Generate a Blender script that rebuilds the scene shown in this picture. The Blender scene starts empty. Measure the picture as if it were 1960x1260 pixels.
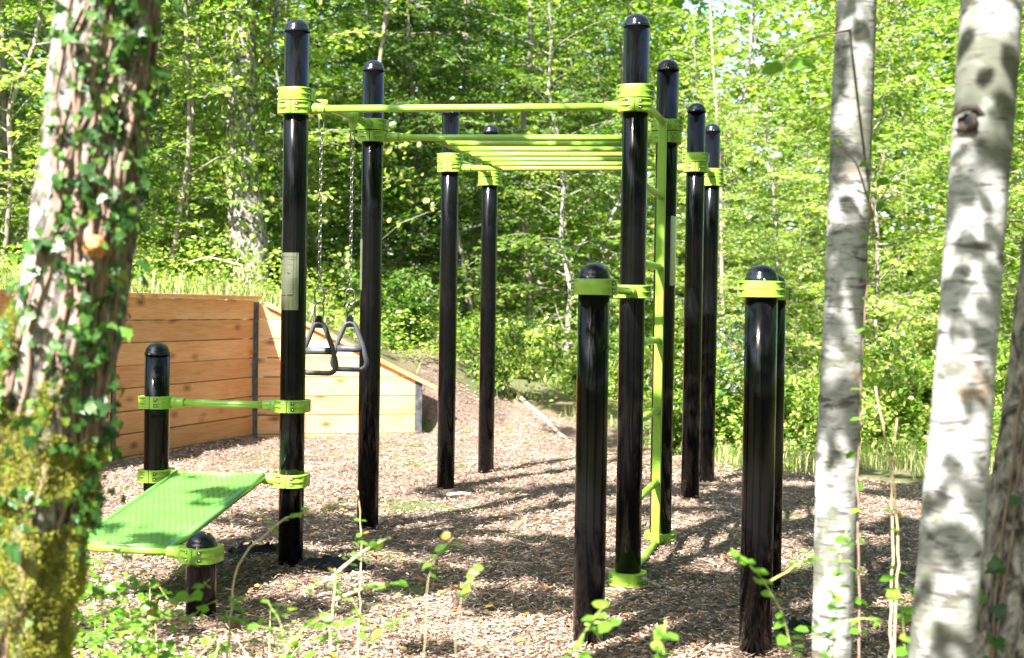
import bpy, bmesh, math, random
import numpy as np
from mathutils import Vector, Matrix
random.seed(7)
RNG = np.random.default_rng(7)
C = bpy.context.scene.collection
sc = bpy.context.scene
R = math.radians

# ------------------------------------------------------------------ camera, sky, sun, exposure
cam_d = bpy.data.cameras.new('camera'); cam = bpy.data.objects.new('camera', cam_d); C.objects.link(cam)
cam_d.sensor_width = 36; cam_d.lens = 36 * 2500 / 1960.0
cam_d.clip_start = .05; cam_d.clip_end = 800
cam.matrix_world = Matrix.Translation((0, 0, 1.36)) @ Matrix.Rotation(math.pi/2 - .0165, 4, 'X') @ Matrix.Rotation(.0151, 4, 'Z')
cam_d.dof.use_dof = True; cam_d.dof.focus_distance = 6.7; cam_d.dof.aperture_fstop = 3.2
sc.camera = cam

SUN = Vector((.66, 1.0, -1.18)).normalized()            # direction the light travels
world = bpy.data.worlds.new('World'); sc.world = world; world.use_nodes = True
wn = world.node_tree; bg = wn.nodes['Background']
sky = wn.nodes.new('ShaderNodeTexSky'); sky.sky_type = 'NISHITA'; sky.sun_disc = False
elev = math.asin(-SUN.z); az = math.atan2(-SUN.x, -SUN.y)
sky.sun_elevation = elev; sky.sun_rotation = az
sky.air_density = 1.0; sky.dust_density = 1.5
wn.links.new(sky.outputs[0], bg.inputs[0]); bg.inputs[1].default_value = .10
sd = bpy.data.lights.new('sun', 'SUN'); sd.energy = 5.0; sd.angle = R(.5); sd.color = (1, .96, .90)
sun = bpy.data.objects.new('sun', sd); C.objects.link(sun)
sun.rotation_euler = SUN.to_track_quat('-Z', 'Y').to_euler(); sun.location = (-6, -8, 14)
sc.view_settings.view_transform = 'Standard'; sc.view_settings.look = 'None'
sc.view_settings.gamma = 1; sc.view_settings.use_curve_mapping = False
sc.view_settings.exposure = 2.55
sc.render.engine = 'CYCLES'
sc.cycles.max_bounces = 7; sc.cycles.transparent_max_bounces = 4; sc.cycles.transmission_bounces = 4; sc.cycles.diffuse_bounces = 4

# ------------------------------------------------------------------ helpers
def link(name, me, mat=None, parent=None, loc=None, kind=None):
    o = bpy.data.objects.new(name, me); C.objects.link(o)
    if mat is not None and me is not None and len(me.materials) == 0: me.materials.append(mat)
    if parent is not None: o.parent = parent
    if loc is not None: o.location = loc
    if kind: o['kind'] = kind
    return o
def thing(name, label, cat, loc=(0, 0, 0), group=None, rz=0):
    o = bpy.data.objects.new(name, None); C.objects.link(o); o.empty_display_size = .1
    o.location = loc; o.rotation_euler = (0, 0, rz); o['label'] = label; o['category'] = cat
    if group: o['group'] = group
    return o
def tag(o, label, cat, group=None):
    o['label'] = label; o['category'] = cat
    if group: o['group'] = group
    return o
def mesh_np(name, V, F, attr=None, smooth=False):
    """V (n,3); F (m,k) array or list of such arrays; attr: per-face float list matching."""
    V = np.asarray(V, np.float32)
    Fs = F if isinstance(F, list) else [F]
    me = bpy.data.meshes.new(name)
    me.vertices.add(len(V)); me.vertices.foreach_set('co', V.ravel())
    loops = np.concatenate([np.asarray(f, np.int32).ravel() for f in Fs])
    tot = np.concatenate([np.full(len(f), np.asarray(f).shape[1], np.int32) for f in Fs])
    st = np.concatenate([[0], np.cumsum(tot)[:-1]]).astype(np.int32)
    me.loops.add(len(loops)); me.loops.foreach_set('vertex_index', loops)
    me.polygons.add(len(tot)); me.polygons.foreach_set('loop_start', st)
    me.update(calc_edges=True)
    me.polygons.foreach_set('use_smooth', np.full(len(tot), smooth, bool))
    if attr is not None:
        a = me.attributes.new('v', 'FLOAT', 'FACE'); a.data.foreach_set('value', np.asarray(attr, np.float32))
    return me
class Acc:
    """collects pieces of quads/tris into one mesh"""
    def __init__(s): s.V = []; s.Q = []; s.T = []; s.n = 0
    def add(s, V, Q=None, T=None):
        V = np.asarray(V, float)
        if Q is not None and len(Q): s.Q.append(np.asarray(Q, int) + s.n)
        if T is not None and len(T): s.T.append(np.asarray(T, int) + s.n)
        s.V.append(V); s.n += len(V)
    def mesh(s, name, smooth=True):
        F = []
        if s.Q: F.append(np.concatenate(s.Q))
        if s.T: F.append(np.concatenate(s.T))
        return mesh_np(name, np.concatenate(s.V), F, smooth=smooth)
    def tube(s, pts, rad, seg=8, cap=True, closed=False, disp=None):
        P = np.asarray(pts, float); n = len(P)
        rad = np.full(n, rad, float) if np.isscalar(rad) else np.asarray(rad, float)
        if closed: T = np.roll(P, -1, 0) - np.roll(P, 1, 0)
        else: T = np.gradient(P, axis=0)
        T /= np.linalg.norm(T, axis=1)[:, None] + 1e-12
        a = np.array([0, 0, 1.]) if abs(T[0][2]) < .9 else np.array([1., 0, 0])
        N = np.cross(T[0], a); N /= np.linalg.norm(N)
        th = np.arange(seg) * 2 * math.pi / seg; V = []
        for i in range(n):
            N = N - T[i] * (N @ T[i]); N /= np.linalg.norm(N) + 1e-12
            B = np.cross(T[i], N)
            r = rad[i] if disp is None else rad[i] * (1 + disp[i])
            V.append(P[i] + (np.cos(th) * r)[:, None] * N + (np.sin(th) * r)[:, None] * B)
        V = np.concatenate(V); Q = []
        m = n if closed else n - 1
        i, j = np.meshgrid(np.arange(m), np.arange(seg), indexing='ij')
        i2 = (i + 1) % n; j2 = (j + 1) % seg
        Q = np.stack([i*seg + j, i*seg + j2, i2*seg + j2, i2*seg + j], -1).reshape(-1, 4)
        Tt = []
        if cap and not closed:
            V = np.concatenate([V, P[:1], P[-1:]]); c0, c1 = n*seg, n*seg + 1
            for k in range(seg):
                Tt.append((c0, (k+1) % seg, k)); Tt.append((c1, (n-1)*seg + k, (n-1)*seg + (k+1) % seg))
        s.add(V, Q, Tt)
    def box(s, lo, hi):
        x0, y0, z0 = lo; x1, y1, z1 = hi
        V = [(x0,y0,z0),(x1,y0,z0),(x1,y1,z0),(x0,y1,z0),(x0,y0,z1),(x1,y0,z1),(x1,y1,z1),(x0,y1,z1)]
        s.add(V, [(0,3,2,1),(4,5,6,7),(0,1,5,4),(1,2,6,5),(2,3,7,6),(3,0,4,7)])
    def prism(s, poly, z0, z1):
        pass
def unit(v): return v / (np.linalg.norm(v, axis=-1, keepdims=True) + 1e-9)
# value noise in numpy, used to shape ground, bark and leaves
_tab = np.random.default_rng(3).random((64, 64, 64)).astype(np.float32)
def vnoise(P, f=1.0):
    P = np.asarray(P, float) * f; i = np.floor(P).astype(int); t = P - i; t = t * t * (3 - 2 * t)
    r = 0
    for dx in (0, 1):
        for dy in (0, 1):
            for dz in (0, 1):
                w = (t[..., 0] if dx else 1 - t[..., 0]) * (t[..., 1] if dy else 1 - t[..., 1]) * (t[..., 2] if dz else 1 - t[..., 2])
                r = r + w * _tab[(i[..., 0] + dx) % 64, (i[..., 1] + dy) % 64, (i[..., 2] + dz) % 64]
    return r
def fbm(P, f=1.0, o=3):
    r = 0; a = .5
    for k in range(o): r = r + a * vnoise(P, f * 2 ** k); a *= .5
    return r / (1 - .5 ** o)

LEAF = {
 'diamond': (np.array([(0, 0, 0), (.45, .5, .12), (1, 0, -.05), (.45, -.5, .12)]), np.array([(0, 2, 1), (0, 3, 2)])),
 'oval': (np.array([(0, 0, 0), (.22, .34, .09), (.68, .36, .07), (1, 0, -.1), (.68, -.36, .07), (.22, -.34, .09)]),
          np.array([(0, 3, 2), (0, 2, 1), (0, 4, 3), (0, 5, 4)])),
 'ivy': (np.array([(0, 0, 0), (-.12, .30, .04), (.10, .52, .0), (.34, .30, .05), (.62, .34, .03), (.66, .14, .06), (1.0, 0, -.08),
                   (.66, -.14, .06), (.62, -.34, .03), (.34, -.30, .05), (.10, -.52, .0), (-.12, -.30, .04), (.35, 0, .0)]),
         np.array([(12, i, (i % 12)) for i in range(0)] + [(12, (k+1) % 12, k) for k in range(12)])),
}
def leaf_arrays(P, D, N, S, shape='diamond', aspect=1.0):
    t, f = LEAF[shape]; n = len(P)
    D = unit(D); N = N - D * (N * D).sum(-1, keepdims=True); N = unit(N); B = np.cross(N, D)
    S = np.broadcast_to(np.asarray(S, float), (n,))[:, None, None]
    V = P[:, None] + S * (t[None, :, 0:1] * D[:, None] + aspect * t[None, :, 1:2] * B[:, None] + t[None, :, 2:3] * N[:, None])
    F = (f[None] + (np.arange(n) * len(t))[:, None, None]).reshape(-1, f.shape[1])
    return V.reshape(-1, 3), F, len(f)
def leaf_mesh(name, P, D, N, S, shape='diamond', aspect=1.0, val=None, smooth=False):
    V, F, k = leaf_arrays(P, D, N, S, shape, aspect)
    if val is None: val = RNG.random(len(P))
    return mesh_np(name, V, F, np.repeat(val, k), smooth)

# ------------------------------------------------------------------ materials
def mat(name):
    m = bpy.data.materials.new(name); m.use_nodes = True; nt = m.node_tree
    return m, nt, nt.nodes['Principled BSDF']
def N_(nt, t, **kw):
    n = nt.nodes.new(t)
    for k, v in kw.items(): setattr(n, k, v)
    return n
def ramp(nt, src, stops):
    r = nt.nodes.new('ShaderNodeValToRGB'); e = r.color_ramp.elements
    while len(e) < len(stops): e.new(.5)
    for el, (p, c) in zip(e, stops): el.position = p; el.color = (*c, 1)
    nt.links.new(src, r.inputs[0]); return r.outputs[0]
def noise(nt, scale, detail=4, rough=.55, coord='Object', vec=(1, 1, 1), dist=0):
    tc = N_(nt, 'ShaderNodeTexCoord'); mp = N_(nt, 'ShaderNodeMapping'); mp.inputs['Scale'].default_value = vec
    n = N_(nt, 'ShaderNodeTexNoise'); n.inputs['Scale'].default_value = scale; n.inputs['Detail'].default_value = detail
    n.inputs['Roughness'].default_value = rough; n.inputs['Distortion'].default_value = dist
    nt.links.new(tc.outputs[coord], mp.inputs[0]); nt.links.new(mp.outputs[0], n.inputs[0]); return n.outputs[0]
def bump(nt, b, h, s=.3, d=.01):
    n = N_(nt, 'ShaderNodeBump'); n.inputs['Strength'].default_value = s; n.inputs['Distance'].default_value = d
    nt.links.new(h, n.inputs['Height']); nt.links.new(n.outputs[0], b.inputs['Normal'])
def mix(nt, f, a, b):
    n = N_(nt, 'ShaderNodeMix', data_type='RGBA')
    if hasattr(f, 'links'): nt.links.new(f, n.inputs[0])
    else: n.inputs[0].default_value = f
    for s, i in ((a, 6), (b, 7)):
        if hasattr(s, 'links'): nt.links.new(s, n.inputs[i])
        else: n.inputs[i].default_value = (*s, 1)
    return n.outputs[2]
def leaf_mat(name, stops, trans=.5, gloss=.4, tcol=(1.25, 1.5, .6)):
    m, nt, b = mat(name)
    at = N_(nt, 'ShaderNodeAttribute', attribute_name='v')
    oi = N_(nt, 'ShaderNodeObjectInfo')
    ad = N_(nt, 'ShaderNodeMath', operation='MULTIPLY_ADD'); ad.inputs[1].default_value = .3; 
    nt.links.new(oi.outputs['Random'], ad.inputs[0]); 
    sc_ = N_(nt, 'ShaderNodeMath', operation='MULTIPLY'); sc_.inputs[1].default_value = .75
    nt.links.new(at.outputs['Fac'], sc_.inputs[0]); nt.links.new(sc_.outputs[0], ad.inputs[2])
    col = ramp(nt, ad.outputs[0], stops)
    nt.links.new(col, b.inputs['Base Color']); b.inputs['Roughness'].default_value = gloss
    b.inputs['Specular IOR Level'].default_value = .5
    tr = N_(nt, 'ShaderNodeBsdfTranslucent'); mu = N_(nt, 'ShaderNodeMix', data_type='RGBA', blend_type='MULTIPLY')
    mu.inputs[0].default_value = 1; mu.inputs[7].default_value = (*tcol, 1)
    nt.links.new(col, mu.inputs[6]); nt.links.new(mu.outputs[2], tr.inputs[0])
    mx = N_(nt, 'ShaderNodeMixShader'); mx.inputs[0].default_value = trans
    nt.links.new(b.outputs[0], mx.inputs[1]); nt.links.new(tr.outputs[0], mx.inputs[2])
    nt.links.new(mx.outputs[0], nt.nodes['Material Output'].inputs[0])
    return m
M = {}
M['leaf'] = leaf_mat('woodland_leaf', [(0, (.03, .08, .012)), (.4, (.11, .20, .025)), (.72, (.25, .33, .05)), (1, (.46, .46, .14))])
M['leaf_shade'] = leaf_mat('shaded_green_leaf', [(0, (.03, .08, .012)), (.5, (.075, .16, .02)), (1, (.18, .27, .04))])  # darker copy of the woodland leaf, forest shade put into its colour
M['leaf_sun'] = leaf_mat('sunlit_green_leaf', [(0, (.10, .20, .03)), (.45, (.23, .32, .06)), (.8, (.40, .44, .12)), (1, (.60, .56, .24))], .5)  # paler copy of the woodland leaf, sunlight put into its colour
M['ivy'] = leaf_mat('ivy_leaf', [(0, (.012, .045, .010)), (.5, (.035, .10, .016)), (.85, (.10, .21, .025)), (1, (.30, .36, .06))], .25, .42, (1.2, 1.5, .5))
M['sprig'] = leaf_mat('sprig_leaf', [(0, (.07, .20, .02)), (.6, (.14, .30, .03)), (.93, (.25, .38, .04)), (1, (.50, .30, .05))], .45)
M['grass'] = leaf_mat('grass_blade', [(0, (.10, .18, .03)), (.4, (.19, .27, .06)), (.7, (.36, .36, .16)), (1, (.55, .48, .30))], .4)
M['petal_white'] = leaf_mat('white_petal', [(0, (.65, .62, .72)), (1, (.85, .85, .85))], .3, .5, (1, 1, 1))
M['petal_red'] = leaf_mat('red_petal', [(0, (.6, .05, .05)), (1, (.75, .16, .12))], .3, .5, (1, 1, 1))
M['petal_blue'] = leaf_mat('blue_petal', [(0, (.12, .25, .6)), (1, (.3, .5, .75))], .3, .5, (1, 1, 1))
M['dry_leaf'] = leaf_mat('fallen_leaf', [(0, (.25, .08, .02)), (.5, (.45, .17, .03)), (1, (.55, .38, .08))], .2, .6, (1.2, 1, .7))

m, nt, b = mat('black_powder_coat'); M['post'] = m          # glossy coated steel; dust, scuffs and bluish sky-reflection haze in the colour
b.inputs['Base Color'].default_value = (.002, .002, .0025, 1); b.inputs['Specular IOR Level'].default_value = .25
n = noise(nt, 5, 4, .6, vec=(1, 1, .5)); r_ = ramp(nt, n, [(.40, (.10,)*3), (.66, (.13,)*3), (.82, (.20,)*3)]); nt.links.new(r_, b.inputs['Roughness'])
d_ = noise(nt, 7, 6, .7, vec=(1, 1, .35)); c_ = ramp(nt, d_, [(.56, (.0018, .0018, .0022)), (.70, (.006, .0065, .009)), (.80, (.014, .015, .019))]); nt.links.new(c_, b.inputs['Base Color'])
m, nt, b = mat('black_cap_plastic'); M['cap'] = m
b.inputs['Base Color'].default_value = (.006, .007, .012, 1); b.inputs['Roughness'].default_value = .16
m, nt, b = mat('lime_green_paint'); M['green'] = m
n = noise(nt, 9, 4); c_ = ramp(nt, n, [(.3, (.20, .37, .035)), (.7, (.24, .42, .05))]); nt.links.new(c_, b.inputs['Base Color'])
b.inputs['Roughness'].default_value = .28; b.inputs['Specular IOR Level'].default_value = .5
bump(nt, b, noise(nt, 180, 2), .08, .002)
m, nt, b = mat('green_deck_paint'); M['deck'] = m
n = noise(nt, 6, 5); c_ = ramp(nt, n, [(.3, (.085, .235, .045)), (.7, (.115, .28, .06))]); nt.links.new(c_, b.inputs['Base Color'])
b.inputs['Roughness'].default_value = .26
m, nt, b = mat('dark_slot'); M['slot'] = m; b.inputs['Base Color'].default_value = (.015, .07, .01, 1); b.inputs['Roughness'].default_value = .6
m, nt, b = mat('bolt_steel'); M['steel'] = m; b.inputs['Metallic'].default_value = 1; b.inputs['Base Color'].default_value = (.55, .55, .55, 1); b.inputs['Roughness'].default_value = .3
m, nt, b = mat('chain_steel'); M['chain'] = m; b.inputs['Metallic'].default_value = 1; b.inputs['Base Color'].default_value = (.24, .235, .22, 1)
nt.links.new(ramp(nt, noise(nt, 60, 3), [(.3, (.25,)*3), (.7, (.5,)*3)]), b.inputs['Roughness'])
m, nt, b = mat('plate_metal'); M['plate'] = m; b.inputs['Metallic'].default_value = .85; b.inputs['Base Color'].default_value = (.34, .36, .27, 1); b.inputs['Roughness'].default_value = .16
m, nt, b = mat('plate_print'); M['print'] = m; b.inputs['Base Color'].default_value = (.02, .02, .02, 1); b.inputs['Roughness'].default_value = .6
m, nt, b = mat('red_print'); M['redprint'] = m; b.inputs['Base Color'].default_value = (.5, .04, .03, 1)
m, nt, b = mat('grey_rubber'); M['rubber'] = m; b.inputs['Base Color'].default_value = (.045, .047, .055, 1); b.inputs['Roughness'].default_value = .5
bump(nt, b, noise(nt, 300, 2), .15, .001)
m, nt, b = mat('black_fabric'); M['fabric'] = m; b.inputs['Base Color'].default_value = (.003, .003, .004, 1); b.inputs['Roughness'].default_value = .55; b.inputs['Specular IOR Level'].default_value = .25
bump(nt, b, noise(nt, 120, 3), .3, .004)
m, nt, b = mat('black_steel_channel'); M['channel'] = m
nt.links.new(ramp(nt, noise(nt, 20, 4), [(.4, (.03, .03, .035)), (.75, (.12, .12, .13))]), b.inputs['Base Color']); b.inputs['Roughness'].default_value = .5

# larch planks: grain runs along the plank (local X), darker knots, tone changes from plank to plank
m, nt, b = mat('larch_plank'); M['wood'] = m
oi = N_(nt, 'ShaderNodeObjectInfo'); tc = N_(nt, 'ShaderNodeTexCoord')
ofs = N_(nt, 'ShaderNodeVectorMath', operation='MULTIPLY_ADD'); ofs.inputs[1].default_value = (1, 1, 1)
cmb = N_(nt, 'ShaderNodeCombineXYZ'); mm = N_(nt, 'ShaderNodeMath', operation='MULTIPLY'); mm.inputs[1].default_value = 37
nt.links.new(oi.outputs['Random'], mm.inputs[0]); nt.links.new(mm.outputs[0], cmb.inputs[0]); nt.links.new(mm.outputs[0], cmb.inputs[2])
nt.links.new(tc.outputs['Object'], ofs.inputs[0]); nt.links.new(cmb.outputs[0], ofs.inputs[2])
def wn_(scale, det, vec, dist=0):
    mp = N_(nt, 'ShaderNodeMapping'); mp.inputs['Scale'].default_value = vec; nt.links.new(ofs.outputs[0], mp.inputs[0])
    q = N_(nt, 'ShaderNodeTexNoise'); q.inputs['Scale'].default_value = scale; q.inputs['Detail'].default_value = det; q.inputs['Distortion'].default_value = dist
    nt.links.new(mp.outputs[0], q.inputs[0]); return q.outputs[0]
gr = wn_(9, 6, (.35, 1, 7), 1.2)
base = ramp(nt, gr, [(.25, (.42, .17, .055)), (.5, (.62, .30, .12)), (.75, (.74, .42, .20))])
big = wn_(1.4, 3, (1, 1, 2)); base2 = mix(nt, ramp(nt, big, [(.35, (0,)*3), (.7, (.45,)*3)]), base, (.78, .52, .32))
vo = N_(nt, 'ShaderNodeTexVoronoi'); mp = N_(nt, 'ShaderNodeMapping'); mp.inputs['Scale'].default_value = (2.6, .01, 5.5)
nt.links.new(ofs.outputs[0], mp.inputs[0]); nt.links.new(mp.outputs[0], vo.inputs[0]); vo.inputs['Scale'].default_value = 1
kn = ramp(nt, vo.outputs['Distance'], [(.05, (1,)*3), (.12, (.6,)*3), (.24, (0,)*3)])
base3 = mix(nt, kn, base2, (.20, .07, .025))
tone = ramp(nt, oi.outputs['Random'], [(0, (.80, .70, .60)), (.5, (1.02, .95, .88)), (1, (1.22, 1.2, 1.16))])
mu = N_(nt, 'ShaderNodeMix', data_type='RGBA', blend_type='MULTIPLY'); mu.inputs[0].default_value = 1
nt.links.new(base3, mu.inputs[6]); nt.links.new(tone, mu.inputs[7]); nt.links.new(mu.outputs[2], b.inputs['Base Color'])
b.inputs['Roughness'].default_value = .55; bump(nt, b, gr, .35, .004)

m, nt, b = mat('wood_chip'); M['chip'] = m
at = N_(nt, 'ShaderNodeAttribute', attribute_name='v')
nt.links.new(ramp(nt, at.outputs['Fac'], [(0, (.04, .028, .02)), (.22, (.13, .09, .068)), (.55, (.25, .165, .113)), (.82, (.43, .295, .205)), (.985, (.66, .50, .38)), (1, (.45, .14, .03))]), b.inputs['Base Color'])
b.inputs['Roughness'].default_value = .8
m, nt, b = mat('mulch_bed'); M['mulch'] = m
h = noise(nt, 45, 6, .7, vec=(1, 1.6, 1)); h2 = noise(nt, 3, 4)
c1 = ramp(nt, h, [(.30, (.04, .028, .02)), (.5, (.18, .125, .095)), (.7, (.38, .27, .205))])
nt.links.new(mix(nt, ramp(nt, h2, [(.4, (0,)*3), (.65, (.4,)*3)]), c1, (.12, .085, .06)), b.inputs['Base Color']); b.inputs['Roughness'].default_value = .9
bump(nt, b, h, .9, .03)
m, nt, b = mat('forest_floor'); M['soil'] = m
h = noise(nt, 14, 6, .7); h2 = noise(nt, .9, 4)
c1 = ramp(nt, h, [(.3, (.03, .04, .012)), (.5, (.07, .10, .02)), (.7, (.15, .15, .06))])
nt.links.new(mix(nt, ramp(nt, h2, [(.35, (0,)*3), (.6, (.8,)*3)]), c1, (.13, .09, .055)), b.inputs['Base Color']); b.inputs['Roughness'].default_value = .95
bump(nt, b, h, .8, .05)

def bark(name, stops, scale, vec, bs=.7, bd=.012, patch=None):
    m, nt, b = mat(name); h = noise(nt, scale, 8, .65, vec=vec, dist=.6)
    c = ramp(nt, h, stops)
    if patch:
        for (ps, pv, lo, hi, col) in patch:
            c = mix(nt, ramp(nt, noise(nt, ps, 4, .6, vec=pv, dist=.4), [(lo, (0,)*3), (hi, (1,)*3)]), c, col)
    nt.links.new(c, b.inputs['Base Color']); b.inputs['Roughness'].default_value = .85
    bump(nt, b, h, bs, bd); return m
M['bark'] = bark('rough_bark', [(.38, (.025, .020, .016)), (.48, (.15, .13, .11)), (.64, (.42, .38, .35))], 30, (1, 1, .6), 1.0, .02, [(5, (1, 1, .6), .60, .74, (.10, .11, .02))])
M['birch'] = bark('birch_bark', [(.3, (.15, .15, .14)), (.5, (.30, .30, .29)), (.8, (.42, .42, .42))], 18, (.8, .8, 2.5), .5, .006,
                  [(11, (1, 1, 2.6), .57, .66, (.06, .055, .05)), (3.6, (1, 1, 1.2), .48, .60, (.09, .095, .07)), (5, (1, 1, 1.3), .60, .70, (.20, .12, .06)), (46, (.35, .35, 3.5), .60, .64, (.05, .045, .04)), (20, (.4, .4, 3), .63, .66, (.06, .05, .045))])
M['pale'] = bark('pale_stem_bark', [(.3, (.09, .075, .055)), (.5, (.20, .17, .13)), (.75, (.36, .32, .27))], 12, (1, 1, .5), .5, .01, [(3, (1, 1, .8), .55, .7, (.10, .11, .05))])
M['vine'] = bark('vine_bark', [(.3, (.10, .06, .045)), (.6, (.26, .17, .13)), (.8, (.42, .31, .25))], 40, (1, 1, .4), .6, .004)
M['scar'] = bark('scar_shadow_bark', [(.3, (.012, .010, .009)), (.55, (.045, .032, .026)), (.8, (.10, .075, .06))], 60, (1, 1, 1), .6, .003)
M['heart'] = bark('cut_wood', [(.3, (.35, .13, .04)), (.6, (.50, .22, .07)), (.8, (.6, .3, .12))], 60, (1, 1, 1), .4, .003)
M['stick'] = bark('dead_wood', [(.3, (.20, .15, .11)), (.55, (.42, .34, .27)), (.8, (.6, .52, .44))], 30, (1, 1, 1), .5, .005)
M['stem'] = bark('dry_stem', [(.3, (.30, .22, .12)), (.6, (.50, .40, .24)), (.8, (.6, .5, .34))], 30, (1, 1, 1), .2, .002)
M['greenstem'] = bark('green_stem', [(.3, (.20, .26, .06)), (.6, (.34, .34, .12)), (.8, (.42, .40, .18))], 30, (1, 1, 1), .2, .002)
M['moss'] = leaf_mat('moss_tuft', [(0, (.06, .075, .008)), (.35, (.21, .24, .02)), (.7, (.38, .39, .05)), (1, (.52, .50, .13))], .25, .7, (1.2, 1.2, .5))

# ------------------------------------------------------------------ ground
W0, W1, W2, W3 = np.array([-4.65, 6.15]), np.array([-3.21, 10.52]), np.array([-2.50, 12.69]), np.array([-.93, 13.12])
def wall_behind(x, y):
    """distance behind the retaining wall (positive on the retained side), along both runs"""
    d1 = W2 - W0; d1 = d1 / np.linalg.norm(d1); n1 = np.array([-d1[1], d1[0]])
    a = (x - W2[0]) * n1[0] + (y - W2[1]) * n1[1]
    d2 = W3 - W2; d2 = d2 / np.linalg.norm(d2); n2 = np.array([-d2[1], d2[0]])
    c = (x - W2[0]) * n2[0] + (y - W2[1]) * n2[1]
    return np.maximum(a, c)
def sm(t): t = np.clip(t, 0, 1); return t * t * (3 - 2 * t)
def ground(x, y):
    x = np.asarray(x, float); y = np.asarray(y, float)
    z = -.0112 * np.clip(x, -5, 5) + .0052 * (np.clip(y, 0, 16) - 6.3)
    tt = (x - W2[0]) / (W3[0] - W2[0])
    top = np.where(tt < 0, 1.34, np.where(tt < 1, 1.34 - .80 * tt, np.maximum(.54 - .62 * (x - W3[0]), .0)))
    z = z + top * sm((wall_behind(x, y) - .10) / .22) * np.where(tt > 1, sm((y - 12.3 - .1*(x-W3[0])) / 1.4), 1)
    bankR = (.30 + .15 * sm((1 - x) / 3)) * sm((y - 13.0) / 2.2) * sm((x + 1.6) / 1.0) * sm((3.2 - x) / 2)
    z = z + bankR + .35 * sm((y - 15) / 9) * sm((-x + 6) / 8) + .5 * sm((y - 16) / 10) * sm((-x + .5) / 5)
    P = np.stack([x, y, 0 * x], -1)
    z = z + (fbm(P, .9) - .5) * .16 * sm((np.maximum(y - 10.5, wall_behind(x, y) * 3)) / 2.5)
    return z
def gz(x, y): return float(ground(np.array([x]), np.array([y]))[0])
def grid(xs, ys, zf):
    X, Y = np.meshgrid(xs, ys, indexing='ij'); Z = zf(X, Y); nx, ny = X.shape
    i, j = np.meshgrid(np.arange(nx - 1), np.arange(ny - 1), indexing='ij')
    a = i * ny + j; F = np.stack([a, a + ny, a + ny + 1, a + 1], -1).reshape(-1, 4)
    return np.stack([X, Y, Z], -1).reshape(-1, 3), F
xs = np.concatenate([[-400, -150, -60, -30], np.arange(-20, -5, .8), np.arange(-5, 4, .085), np.arange(4, 20, .8), [30, 60, 150, 400]])
ys = np.concatenate([[-300, -100, -40, -15], np.arange(-8, 5.5, .7), np.arange(5.6, 16, .085), np.arange(16.2, 34, .8), [45, 90, 200, 600]])
V, F = grid(xs, ys, ground)
link('ground', mesh_np('ground', V, F, smooth=True), M['soil'], kind='structure')
_posts = np.array([(-1.114, 6.657), (-.839, 7.729), (-.462, 9.396), (-.192, 10.379), (.879, 7.572), (1.265, 9.137), (1.526, 10.135), (.325, 5.212), (.98, 5.143), (1.266, 6.351), (-1.838, 6.775), (-1.30, 5.51)])
def mulch_z(x, y):
    P = np.stack([x, y, x * 0], -1); z = ground(x, y) + .012 + (fbm(P, 2.3) - .5) * .07 + (fbm(P + 4, 9) - .5) * .03
    for px_, py_ in _posts: z = z + .022 * np.exp(-((x - px_) ** 2 + (y - py_) ** 2) / .022)
    return z
def edge_y(x):      # far edge of the mulch bed
    return np.where(x < .9, 14.3 - .25*np.abs(x), np.where(x < 1.9, 14.1 - (x - .9) * 3.2, 10.9 - .22 * (x - 1.9)))
xs = np.arange(-5.2, 6.4, .05); ys = np.arange(2.0, 14.6, .05)
V, F = grid(xs, ys, mulch_z)
cx = V[F].mean(1); nz = fbm(cx, 1.7) - .5
keep = (cx[:, 1] < edge_y(cx[:, 0]) + nz * 1.2) & (wall_behind(cx[:, 0], cx[:, 1]) < np.where(cx[:, 0] > W3[0], 9, .02)) & (cx[:, 0] < 4.6 + nz * 1.5) & (cx[:, 1] > 2.3 + nz)
used, inv = np.unique(F[keep], return_inverse=True)
link('mulch_bed', mesh_np('mulch_bed', V[used], inv.reshape(-1, 4), smooth=True), M['mulch'], kind='structure')


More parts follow.
